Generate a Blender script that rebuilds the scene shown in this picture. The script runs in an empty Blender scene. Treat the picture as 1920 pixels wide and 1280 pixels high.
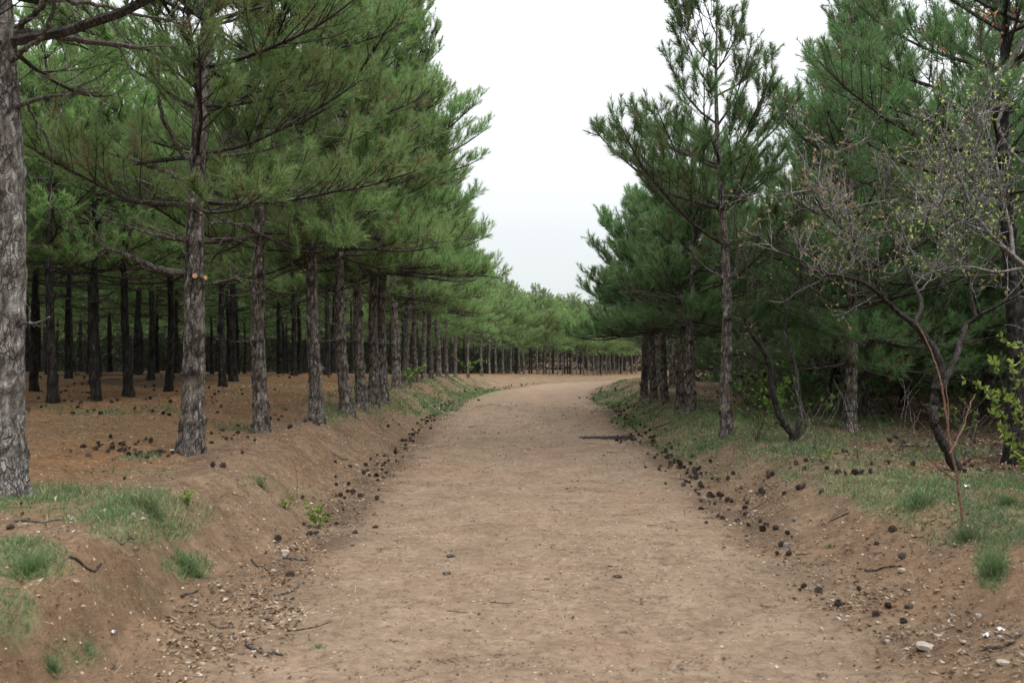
import bpy, math
import numpy as np

# ------------------------------------------------------------------ camera, sky, sun, exposure
SC = bpy.context.scene
COL = SC.collection
F_PX, W_PX, H_PX, HORIZON, EYE = 1867.0, 1920.0, 1280.0, 628.0, 1.65
PITCH = math.atan((H_PX / 2 - HORIZON) / F_PX)
cam_data = bpy.data.cameras.new('camera')
cam = bpy.data.objects.new('camera', cam_data)
COL.objects.link(cam)
cam_data.sensor_width = 36.0
cam_data.lens = 36.0 * F_PX / W_PX
cam_data.clip_start = 0.05
cam_data.clip_end = 3000.0
cam.location = (0, 0, EYE)
cam.rotation_euler = (math.radians(90) - PITCH, 0, 0)
cam_data.dof.use_dof = True
cam_data.dof.focus_distance = 12.5
cam_data.dof.aperture_fstop = 3.2
SC.camera = cam

SUN_EL, SUN_AZ = math.radians(52), math.radians(138)      # azimuth clockwise from +Y
world = bpy.data.worlds.new('World')
SC.world = world
world.use_nodes = True
wn, wl = world.node_tree.nodes, world.node_tree.links
wn.clear()
w_out = wn.new('ShaderNodeOutputWorld')
w_bg = wn.new('ShaderNodeBackground')
w_sky = wn.new('ShaderNodeTexSky')
w_sky.sky_type = 'NISHITA'
w_sky.sun_disc = False
w_sky.sun_elevation = SUN_EL
w_sky.sun_rotation = SUN_AZ
w_sky.dust_density = 3.0
w_scale = wn.new('ShaderNodeVectorMath'); w_scale.operation = 'SCALE'; w_scale.inputs[3].default_value = 0.10
w_tc = wn.new('ShaderNodeTexCoord')
w_sep = wn.new('ShaderNodeSeparateXYZ')
w_ramp = wn.new('ShaderNodeValToRGB')                       # overcast: brightens towards the zenith
r = w_ramp.color_ramp
r.elements[0].position = 0.0; r.elements[0].color = (0.400, 0.430, 0.437, 1)
r.elements[1].position = 1.0; r.elements[1].color = (2.0, 2.02, 2.04, 1)
e = r.elements.new(0.10); e.color = (0.445, 0.460, 0.465, 1)
e = r.elements.new(0.28); e.color = (0.66, 0.67, 0.675, 1)
w_noise = wn.new('ShaderNodeTexNoise'); w_noise.inputs['Scale'].default_value = 2.2; w_noise.inputs['Detail'].default_value = 5
w_nmap = wn.new('ShaderNodeMapRange'); w_nmap.inputs[1].default_value = 0.3; w_nmap.inputs[2].default_value = 0.7
w_nmap.inputs[3].default_value = 0.96; w_nmap.inputs[4].default_value = 1.04
w_cl = wn.new('ShaderNodeVectorMath'); w_cl.operation = 'SCALE'
w_mix = wn.new('ShaderNodeMixRGB'); w_mix.inputs[0].default_value = 0.9
wl.new(w_tc.outputs['Generated'], w_sep.inputs[0]); wl.new(w_sep.outputs['Z'], w_ramp.inputs[0])
wl.new(w_tc.outputs['Generated'], w_noise.inputs['Vector']); wl.new(w_noise.outputs[0], w_nmap.inputs[0])
wl.new(w_ramp.outputs[0], w_cl.inputs[0]); wl.new(w_nmap.outputs[0], w_cl.inputs[3])
wl.new(w_sky.outputs[0], w_scale.inputs[0]); wl.new(w_scale.outputs[0], w_mix.inputs[1]); wl.new(w_cl.outputs[0], w_mix.inputs[2])
wl.new(w_mix.outputs[0], w_bg.inputs[0]); wl.new(w_bg.outputs[0], w_out.inputs[0])
w_bg.inputs[1].default_value = 1.0

sun_data = bpy.data.lights.new('sun', 'SUN')
sun_data.energy = 1.5
sun_data.angle = math.radians(30)
sun_data.color = (1.0, 0.965, 0.91)
sun = bpy.data.objects.new('sun', sun_data)
COL.objects.link(sun)
sun.location = (0, 0, 60)
sun.rotation_euler = (math.radians(90) - SUN_EL, 0, math.radians(180) - SUN_AZ)

SC.view_settings.view_transform = 'Standard'
SC.view_settings.look = 'None'
SC.view_settings.gamma = 1.0
SC.view_settings.use_curve_mapping = False
SC.view_settings.exposure = 1.1
SC.render.film_transparent = False
SC.cycles.max_bounces = 6
SC.cycles.diffuse_bounces = 4
SC.cycles.glossy_bounces = 2
SC.cycles.transmission_bounces = 3
SC.cycles.caustics_reflective = False
SC.cycles.caustics_refractive = False
SC.cycles.use_denoising = True
SC.cycles.denoiser = 'OPENIMAGEDENOISE'
SC.cycles.denoising_input_passes = 'RGB_ALBEDO_NORMAL'
SC.cycles.denoising_prefilter = 'NONE'

RNG = np.random.default_rng(11)

# ------------------------------------------------------------------ numeric helpers
_TAB = np.random.default_rng(3).random((64, 64))
def vnoise(x, y):
    x = np.asarray(x, float); y = np.asarray(y, float)
    xi = np.floor(x).astype(int); yi = np.floor(y).astype(int)
    fx = x - xi; fy = y - yi
    fx = fx * fx * (3 - 2 * fx); fy = fy * fy * (3 - 2 * fy)
    a = _TAB[xi & 63, yi & 63]; b = _TAB[(xi + 1) & 63, yi & 63]
    c = _TAB[xi & 63, (yi + 1) & 63]; d = _TAB[(xi + 1) & 63, (yi + 1) & 63]
    return (a * (1 - fx) + b * fx) * (1 - fy) + (c * (1 - fx) + d * fx) * fy
def fbm(x, y, o=3):
    s = 0; a = 0.5; t = 0
    for k in range(o):
        s = s + a * vnoise(np.asarray(x) * 2**k + 17.3 * k, np.asarray(y) * 2**k + 5.1 * k); t += a; a *= 0.5
    return s / t
def sstep(a, b, x):
    t = np.clip((np.asarray(x, float) - a) / (b - a), 0, 1)
    return t * t * (3 - 2 * t)
_YD = np.arange(-60, 520, 0.5)
def _smooth(v, n=17):
    k = np.hanning(n); k /= k.sum()
    return np.convolve(np.pad(v, n // 2, mode='edge'), k, mode='valid')
_CX = _smooth(np.interp(_YD, [-60, 0, 16, 25, 33, 45, 60, 75, 90, 120, 520], [0.2, 0.2, 0.24, 0.42, 1.0, 2.7, 6.4, 11.6, 18.5, 36, 300]))
_ZB = _smooth(np.interp(_YD, [-60, 24, 30, 37, 47, 60, 80, 110, 520], [0, 0, -.10, -.34, -.62, -1.15, -1.95, -2.5, -2.7]), 25)
def cx(y): return np.interp(y, _YD, _CX)
def zb(y): return np.interp(y, _YD, _ZB)

def height(x, y):
    """the lie of the land: a level track between two low earth banks, forest floor above them"""
    x = np.asarray(x, float); y = np.asarray(y, float)
    u = x - cx(y)
    far = sstep(26, 45, y)
    wob = (fbm(y * 0.55, y * 0 + 3.0, 3) - 0.5)
    wob2 = (fbm(y * 0.5 + 40, y * 0 + 9.0, 3) - 0.5)
    near = 1 - sstep(5.6, 9.0, y)
    # left bank
    L = -u
    fl = 1.80 + 0.38 * near + 0.35 * wob + 0.10 * far
    wL = 0.95 - 0.55 * near + 0.3 * wob2
    hl = 0.40 - 0.14 * far
    zl = hl * sstep(fl, fl + wL, L) + 0.17 * sstep(2.4, 5.0, L) + 0.10 * sstep(9, 20, L)
    zl += 0.10 * np.exp(-((L - fl - wL) / 0.35) ** 2) * (1 - far)
    # right bank
    fr = 1.66 + 0.25 * wob2
    wR = 1.15 + 0.3 * wob + 0.25 * near
    hr = 0.36 - 0.12 * far
    zr = hr * sstep(fr, fr + wR, u) - 0.08 * sstep(3.4, 5.0, u)
    zr += 0.05 * np.exp(-((u - fr - wR) / 0.4) ** 2) * (1 - far)
    z = np.where(u < 0, zl, zr)
    off = sstep(1.4, 2.3, np.abs(u))
    z = z + off * (0.10 * (fbm(x * 0.8, y * 0.8, 2) - 0.5) + 0.11 * (fbm(x * 3.1 + 9, y * 3.1, 3) - 0.5) + 0.04 * (fbm(x * 11, y * 11, 2) - 0.5))
    z = z + (1 - off) * (0.03 * (fbm(x * 1.3 + 4, y * 0.9, 3) - 0.5) + 0.022 * (fbm(x * 6 + 4, y * 6, 3) - 0.5))
    z = z + sstep(1.75, 2.0, L) * (1 - sstep(2.5, 2.9, L)) * (1 - sstep(6.0, 8.0, y)) * 0.17 * (fbm(x * 4.2 + 3, y * 3.4 + 8, 3) - 0.5)
    return z + zb(y)

CA, SA = math.cos(PITCH), math.sin(PITCH)
def ray(px, py):
    a = (px - W_PX / 2) / F_PX; b = -(py - H_PX / 2) / F_PX
    return np.array([a, CA + SA * b, -SA + CA * b])
def P(px, py, d):
    """the place in the scene that lies d metres ahead along a sight line"""
    v = ray(px, py)
    return np.array([0, 0, EYE]) + v * (d / v[1])
def G(px, py):
    """where a sight line meets the ground"""
    v = ray(px, py)
    t = np.concatenate([np.arange(2.5, 30, 0.02), np.arange(30, 140, 0.1)])
    q = v[None, :] * t[:, None]
    h = height(q[:, 0], q[:, 1])
    k = np.nonzero(q[:, 2] + EYE <= h)[0]
    k = k[0] if len(k) else len(t) - 1
    return np.array([q[k, 0], q[k, 1], h[k]])
def topix(x, y, z):
    dz = z - EYE
    fw = y * CA - dz * SA; up = y * SA + dz * CA
    fw = np.maximum(fw, 0.1)
    return W_PX / 2 + F_PX * x / fw, H_PX / 2 - F_PX * up / fw
def norm(v): return v / np.maximum(np.linalg.norm(v, axis=-1, keepdims=True), 1e-9)

# ------------------------------------------------------------------ mesh collecting
class Geo:
    def __init__(self): self.v = []; self.f = []; self.n = 0; self.att = []
    def add(self, v, f, mat=0, tone=0.5):
        v = np.asarray(v, float).reshape(-1, 3); f = np.asarray(f, int)
        self.v.append(v); self.f.append((f + self.n, mat)); self.n += len(v)
        self.att.append(np.broadcast_to(np.asarray(tone, float), (len(v),)).copy())
    def mesh(self, name, mats, smooth=False, att='tone'):
        me = bpy.data.meshes.new(name)
        V = np.concatenate(self.v) if self.v else np.zeros((0, 3))
        loops, starts, mi = [], [], []
        pos = 0
        for f, m in self.f:
            k = f.shape[1]
            loops.append(f.ravel()); starts.append(pos + np.arange(len(f)) * k); pos += f.size
            mi.append(np.full(len(f), m))
        loops = np.concatenate(loops); starts = np.concatenate(starts); mi = np.concatenate(mi)
        me.vertices.add(len(V)); me.vertices.foreach_set('co', V.astype(np.float32).ravel())
        me.loops.add(len(loops)); me.loops.foreach_set('vertex_index', loops.astype(np.int32))
        me.polygons.add(len(starts)); me.polygons.foreach_set('loop_start', starts.astype(np.int32))
        me.update(calc_edges=True)
        me.polygons.foreach_set('material_index', mi.astype(np.int32))
        me.polygons.foreach_set('use_smooth', np.full(len(starts), bool(smooth)))
        a = me.attributes.new(att, 'FLOAT', 'POINT')
        a.data.foreach_set('value', np.concatenate(self.att).astype(np.float32))
        for m in (mats if isinstance(mats, (list, tuple)) else [mats]): me.materials.append(m)
        me.update()
        return me
def tubes(geo, Pn, R, k=5, mat=0, tone=0.5, cap=True):
    """Pn (N,m,3) centre lines, R (N,m) radii -> tubes"""
    Pn = np.asarray(Pn, float); R = np.asarray(R, float)
    N, m, _ = Pn.shape
    if N == 0: return
    T = np.empty_like(Pn)
    T[:, 1:-1] = Pn[:, 2:] - Pn[:, :-2]; T[:, 0] = Pn[:, 1] - Pn[:, 0]; T[:, -1] = Pn[:, -1] - Pn[:, -2]
    T = norm(T)
    main = norm(Pn[:, -1] - Pn[:, 0])
    ref = np.where(np.abs(main[:, 2:3]) > 0.8, np.array([[1.0, 0.2, 0]]), np.array([[0.1, 0.0, 1.0]]))
    U = norm(np.cross(T, ref[:, None, :])); Vv = np.cross(T, U)
    a = np.arange(k) / k * 2 * np.pi
    ring = U[:, :, None, :] * np.cos(a)[None, None, :, None] + Vv[:, :, None, :] * np.sin(a)[None, None, :, None]
    V = Pn[:, :, None, :] + ring * R[:, :, None, None]
    base = (np.arange(N) * m * k)[:, None, None]
    j = np.arange(m - 1)[None, :, None]; i = np.arange(k)[None, None, :]; i2 = (i + 1) % k
    f = np.stack([base + j * k + i, base + j * k + i2, base + (j + 1) * k + i2, base + (j + 1) * k + i], -1).reshape(-1, 4)
    t = np.repeat(np.broadcast_to(np.asarray(tone, float), (N,)), m * k)
    n0 = geo.n
    geo.add(V, f, mat, t)
    if cap:
        for end in (0, m - 1):
            e = (np.arange(N) * m * k)[:, None] + end * k + np.arange(k)[None, :]
            if end == 0: e = e[:, ::-1]
            geo.f.append((e + n0, mat))
def grow(P0, D0, L, curl, m, wob, rng):
    """curving limbs: start points, directions, lengths, pull towards the light"""
    N = len(P0)
    Pn = np.empty((N, m, 3)); Pn[:, 0] = P0
    D = norm(D0); step = (L / (m - 1))[:, None]
    up = np.array([0, 0, 1.0])
    for j in range(1, m):
        D = norm(D + up * (curl / (m - 1))[:, None] + rng.normal(0, wob, (N, 3)))
        Pn[:, j] = Pn[:, j - 1] + D * step
    return Pn
def along(Pn, idx, t):
    m = Pn.shape[1]
    s = np.clip(t, 0, 0.9999) * (m - 1); k = s.astype(int); f = (s - k)[:, None]
    a = Pn[idx, k]; b = Pn[idx, np.minimum(k + 1, m - 1)]
    return a * (1 - f) + b * f, norm(b - a)
def needles(geo, B, D, L, n, ln, wd, rng, tone, mat=0, spread=(0.35, 1.10)):
    """bottle-brush shoots: n thin needles on each"""
    N = len(B)
    if N == 0: return
    ref = np.where(np.abs(D[:, 2:3]) > 0.9, np.array([[1.0, 0, 0]]), np.array([[0, 0, 1.0]]))
    U = norm(np.cross(D, ref)); Vv = np.cross(D, U)
    s = rng.random((N, n)) ** 0.8
    ph = rng.random((N, n)) * 2 * np.pi
    th = rng.uniform(*spread, (N, n)) * (1.15 - 0.55 * s)
    nd = D[:, None] * np.cos(th)[..., None] + (U[:, None] * np.cos(ph)[..., None] + Vv[:, None] * np.sin(ph)[..., None]) * np.sin(th)[..., None]
    nd[..., 2] -= 0.06
    b = B[:, None] + D[:, None] * (L[:, None] * s)[..., None]
    l = ln * rng.uniform(0.7, 1.15, (N, n))
    w = norm(np.cross(nd, rng.normal(0, 1, (N, n, 3)))) * (wd / 2)
    V = np.stack([b - w, b + w, b + nd * l[..., None]], 2).reshape(-1, 3)
    f = np.arange(N * n * 3).reshape(-1, 3)
    t = np.clip(tone[:, None] + rng.normal(0, 0.10, (N, n)), 0, 1)
    geo.add(V, f, mat, np.repeat(t.ravel(), 3))

# ------------------------------------------------------------------ materials
def new_mat(name):
    m = bpy.data.materials.new(name); m.use_nodes = True
    nt = m.node_tree
    return m, nt.nodes, nt.links, nt.nodes['Principled BSDF']
def ramp(nodes, stops):
    n = nodes.new('ShaderNodeValToRGB'); r = n.color_ramp
    r.elements[0].position, r.elements[0].color = stops[0][0], (*stops[0][1], 1)
    r.elements[1].position, r.elements[1].color = stops[-1][0], (*stops[-1][1], 1)
    for p, c in stops[1:-1]:
        e = r.elements.new(p); e.color = (*c, 1)
    return n
def noise(nodes, links, vec, scale, detail=4, rough=0.6):
    n = nodes.new('ShaderNodeTexNoise')
    n.inputs['Scale'].default_value = scale; n.inputs['Detail'].default_value = detail; n.inputs['Roughness'].default_value = rough
    if vec is not None: links.new(vec, n.inputs['Vector'])
    return n.outputs[0]
def mrange(nodes, links, v, a, b, c=0.0, d=1.0):
    n = nodes.new('ShaderNodeMapRange'); n.inputs[1].default_value = a; n.inputs[2].default_value = b
    n.inputs[3].default_value = c; n.inputs[4].default_value = d
    links.new(v, n.inputs[0]); return n.outputs[0]
def mix(nodes, links, fac, a, b, mode='MIX'):
    n = nodes.new('ShaderNodeMixRGB'); n.blend_type = mode
    for i, x in enumerate((fac, a, b)):
        if isinstance(x, (int, float)): n.inputs[i].default_value = x
        elif isinstance(x, tuple): n.inputs[i].default_value = (*x, 1)
        else: links.new(x, n.inputs[i])
    return n.outputs[0]
def math_n(nodes, links, op, a, b):
    n = nodes.new('ShaderNodeMath'); n.operation = op
    for i, x in enumerate((a, b)):
        if isinstance(x, (int, float)): n.inputs[i].default_value = x
        else: links.new(x, n.inputs[i])
    return n.outputs[0]
def attr(nodes, name):
    n = nodes.new('ShaderNodeAttribute'); n.attribute_name = name; return n.outputs['Fac']
def mapping(nodes, links, vec, scale):
    n = nodes.new('ShaderNodeMapping'); n.inputs['Scale'].default_value = scale
    links.new(vec, n.inputs['Vector']); return n.outputs[0]

def leafy(name, stops, trans=0.3, rough=0.55, vary=0.12):
    m, N, L, b = new_mat(name)
    c = ramp(N, stops); L.new(attr(N, 'tone'), c.inputs[0])
    oi = N.new('ShaderNodeObjectInfo')
    hsv = N.new('ShaderNodeHueSaturation')
    L.new(c.outputs[0], hsv.inputs['Color'])
    L.new(mrange(N, L, oi.outputs['Random'], 0, 1, 1 - vary, 1 + vary), hsv.inputs['Value'])
    L.new(mrange(N, L, oi.outputs['Random'], 0, 1, 0.49, 0.512), hsv.inputs['Hue'])
    L.new(hsv.outputs[0], b.inputs['Base Color'])
    b.inputs['Roughness'].default_value = rough
    b.inputs['Specular IOR Level'].default_value = 0.45
    tr = N.new('ShaderNodeBsdfTranslucent'); L.new(hsv.outputs[0], tr.inputs['Color'])
    ms = N.new('ShaderNodeMixShader'); ms.inputs[0].default_value = trans
    out = N['Material Output']
    L.new(b.outputs[0], ms.inputs[1]); L.new(tr.outputs[0], ms.inputs[2]); L.new(ms.outputs[0], out.inputs[0])
    return m
M_NEEDLE = leafy('pine_needles', [(0.0, (0.21, 0.155, 0.080)), (0.12, (0.19, 0.21, 0.088)), (0.32, (0.180, 0.268, 0.090)),
                                  (0.62, (0.165, 0.285, 0.102)), (1.0, (0.285, 0.405, 0.145))], 0.55, vary=.16)
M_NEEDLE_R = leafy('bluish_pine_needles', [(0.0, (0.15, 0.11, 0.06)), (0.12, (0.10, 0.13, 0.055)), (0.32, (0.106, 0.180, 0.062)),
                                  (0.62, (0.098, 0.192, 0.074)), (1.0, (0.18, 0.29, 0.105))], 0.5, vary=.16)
M_NEEDLE_SHADE = leafy('painted_shade_needles', [(0.0, (0.09, 0.07, 0.035)), (0.3, (0.028, 0.042, 0.016)), (0.65, (0.026, 0.044, 0.018)), (1.0, (0.042, 0.062, 0.026))], 0.35)  # needle copy for the distant wood, its shade put into the colour
M_GRASS = leafy('grass_blades', [(0.0, (0.30, 0.25, 0.15)), (0.2, (0.15, 0.18, 0.085)), (0.55, (0.085, 0.145, 0.060)), (1.0, (0.13, 0.23, 0.065))], 0.35)
M_LEAF = leafy('young_leaves', [(0.0, (0.10, 0.17, 0.03)), (0.5, (0.20, 0.30, 0.055)), (1.0, (0.32, 0.42, 0.09))], 0.4)
M_BUD = leafy('buds', [(0.0, (0.26, 0.18, 0.09)), (0.45, (0.30, 0.23, 0.11)), (0.6, (0.28, 0.32, 0.09)), (1.0, (0.36, 0.43, 0.12))], 0.3)
M_LITTER = leafy('dry_leaf_litter', [(0.0, (0.040, 0.028, 0.020)), (0.3, (0.12, 0.073, 0.042)), (0.55, (0.20, 0.13, 0.076)), (0.8, (0.29, 0.22, 0.155)), (1.0, (0.42, 0.365, 0.30))], 0.1, 0.75)

def bark_mat(name, dark, mid, light, warm, PS=34):
    m, N, L, b = new_mat(name)
    tc = N.new('ShaderNodeTexCoord'); oi = N.new('ShaderNodeObjectInfo')
    off = N.new('ShaderNodeVectorMath'); off.operation = 'ADD'
    L.new(tc.outputs['Object'], off.inputs[0]); L.new(oi.outputs['Random'], off.inputs[1])
    vec = off.outputs[0]
    wob = N.new('ShaderNodeTexNoise'); wob.inputs['Scale'].default_value = 9; wob.inputs['Detail'].default_value = 3; L.new(vec, wob.inputs['Vector'])
    wv = N.new('ShaderNodeVectorMath'); wv.operation = 'SCALE'; wv.inputs[3].default_value = 0.075; L.new(wob.outputs['Color'], wv.inputs[0])
    dv = N.new('ShaderNodeVectorMath'); dv.operation = 'ADD'; L.new(vec, dv.inputs[0]); L.new(wv.outputs[0], dv.inputs[1])
    pv = mapping(N, L, dv.outputs[0], (1, 1, 0.26))
    def edge(scale):
        v = N.new('ShaderNodeTexVoronoi'); v.feature = 'DISTANCE_TO_EDGE'; v.inputs['Scale'].default_value = scale; L.new(pv, v.inputs['Vector']); return v.outputs['Distance']
    def cell(scale):
        v = N.new('ShaderNodeTexVoronoi'); v.inputs['Scale'].default_value = scale; L.new(pv, v.inputs['Vector'])
        q = N.new('ShaderNodeSeparateColor'); L.new(v.outputs['Color'], q.inputs[0]); return q.outputs[0], q.outputs[1]
    e1 = mrange(N, L, edge(PS), 0.0, 0.10, 0.10, 1.0)
    e2 = mrange(N, L, edge(PS * 2.7), 0.0, 0.14)
    c1, c1b = cell(PS); c2, _ = cell(PS * 2.7)
    st = mapping(N, L, vec, (1, 1, 0.4))
    n2 = noise(N, L, st, 120, 5, 0.72)
    n3 = noise(N, L, vec, 3.0, 3)
    tone_ = math_n(N, L, 'ADD', math_n(N, L, 'ADD', math_n(N, L, 'MULTIPLY', c1, 0.30), math_n(N, L, 'MULTIPLY', c2, 0.22)), math_n(N, L, 'MULTIPLY', n2, 0.62))
    c = ramp(N, [(0.22, dark), (0.45, mid), (0.72, light), (0.95, tuple(min(1, x * 1.25) for x in light))])
    L.new(tone_, c.inputs[0])
    col = mix(N, L, math_n(N, L, 'MULTIPLY', math_n(N, L, 'GREATER_THAN', c1b, 0.72), 0.55), c.outputs[0], warm)
    col = mix(N, L, mrange(N, L, n3, 0.48, 0.72, 0, 0.5), col, warm)
    rel = math_n(N, L, 'MULTIPLY', e1, mrange(N, L, e2, 0, 1, 0.70, 1.0))
    rel = math_n(N, L, 'MAXIMUM', rel, mrange(N, L, n3, 0.40, 0.60, 0.05, 0.65))
    col = mix(N, L, rel, tuple(x * 0.5 for x in dark), col)
    crack = attr(N, 'tone')
    col = mix(N, L, math_n(N, L, 'MULTIPLY', crack, 0.85), col, tuple(x * 0.5 for x in dark))
    L.new(col, b.inputs['Base Color'])
    b.inputs['Roughness'].default_value = 0.9
    b.inputs['Specular IOR Level'].default_value = 0.15
    bm = N.new('ShaderNodeBump'); bm.inputs['Strength'].default_value = 0.9; bm.inputs['Distance'].default_value = 0.02
    L.new(math_n(N, L, 'ADD', rel, math_n(N, L, 'MULTIPLY', n2, 0.6)), bm.inputs['Height'])
    L.new(bm.outputs[0], b.inputs['Normal'])
    return m
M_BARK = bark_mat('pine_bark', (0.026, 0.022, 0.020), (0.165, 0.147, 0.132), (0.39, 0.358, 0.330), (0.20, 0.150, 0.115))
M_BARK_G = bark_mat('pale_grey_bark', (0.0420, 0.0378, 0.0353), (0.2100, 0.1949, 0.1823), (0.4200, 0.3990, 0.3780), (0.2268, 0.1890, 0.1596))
M_BARK_SHADE = bark_mat('painted_shade_bark', (0.0116, 0.0101, 0.0094), (0.0377, 0.0341, 0.0319), (0.0957, 0.0885, 0.0841), (0.0435, 0.0362, 0.0305))  # pine bark copy with the wood's shade darkened into its colour
M_TWIG = bark_mat('twig_bark', (0.0335, 0.0275, 0.0238), (0.0817, 0.0683, 0.0594), (0.1485, 0.1337, 0.1188), (0.0743, 0.0594, 0.0483))
M_SNAG = bark_mat('shaded_dead_wood', (0.0120, 0.0108, 0.0096), (0.0420, 0.0378, 0.0342), (0.0960, 0.0882, 0.0810), (0.0420, 0.0348, 0.0288))  # dead wood copy, interior shade painted in as a darker colour
M_DEAD = bark_mat('dead_wood', (0.0481, 0.0423, 0.0375), (0.1442, 0.1279, 0.1153), (0.2787, 0.2547, 0.2306), (0.1345, 0.1135, 0.0942))
M_DECID = bark_mat('deciduous_bark', (0.0157, 0.0137, 0.0129), (0.0465, 0.0408, 0.0372), (0.0929, 0.0844, 0.0786), (0.0537, 0.0429, 0.0358))
M_PALE = bark_mat('pale_twigs', (0.0964, 0.0882, 0.0826), (0.2203, 0.2066, 0.1970), (0.3580, 0.3443, 0.3347), (0.2203, 0.1928, 0.1679))

def plain(name, a, b_, scale, rough=0.85):
    m, N, L, b = new_mat(name)
    tc = N.new('ShaderNodeTexCoord')
    c = ramp(N, [(0.3, a), (0.7, b_)])
    L.new(noise(N, L, tc.outputs['Object'], scale, 5), c.inputs[0])
    L.new(c.outputs[0], b.inputs['Base Color']); b.inputs['Roughness'].default_value = rough
    b.inputs['Specular IOR Level'].default_value = 0.2
    return m
M_SAP = plain('reddish_shoot', (0.10, 0.055, 0.038), (0.19, 0.115, 0.08), 40)
M_CUT = plain('cut_wood', (0.42, 0.24, 0.12), (0.55, 0.36, 0.20), 60)
M_STONE = plain('pale_stone', (0.20, 0.165, 0.135), (0.32, 0.28, 0.24), 30)
M_GREY = plain('grey_stone', (0.10, 0.095, 0.10), (0.16, 0.155, 0.16), 30)
M_PAPER = plain('white_scrap', (0.5, 0.5, 0.52), (0.6, 0.6, 0.62), 40)
M_CHAR = plain('black_needle_debris', (0.012, 0.012, 0.016), (0.04, 0.038, 0.042), 50)
mcone, N_, L_, b_ = new_mat('cone_scales')
cr_ = ramp(N_, [(0.0, (0.010, 0.0065, 0.005)), (0.6, (0.032, 0.019, 0.013)), (1.0, (0.095, 0.060, 0.040))])
L_.new(attr(N_, 'tone'), cr_.inputs[0])
oi_ = N_.new('ShaderNodeObjectInfo')
L_.new(mix(N_, L_, 1.0, cr_.outputs[0], mrange(N_, L_, oi_.outputs['Random'], 0, 1, 0.65, 1.5), 'MULTIPLY'), b_.inputs['Base Color'])
b_.inputs['Roughness'].default_value = 0.7
M_CONE = mcone

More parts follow.
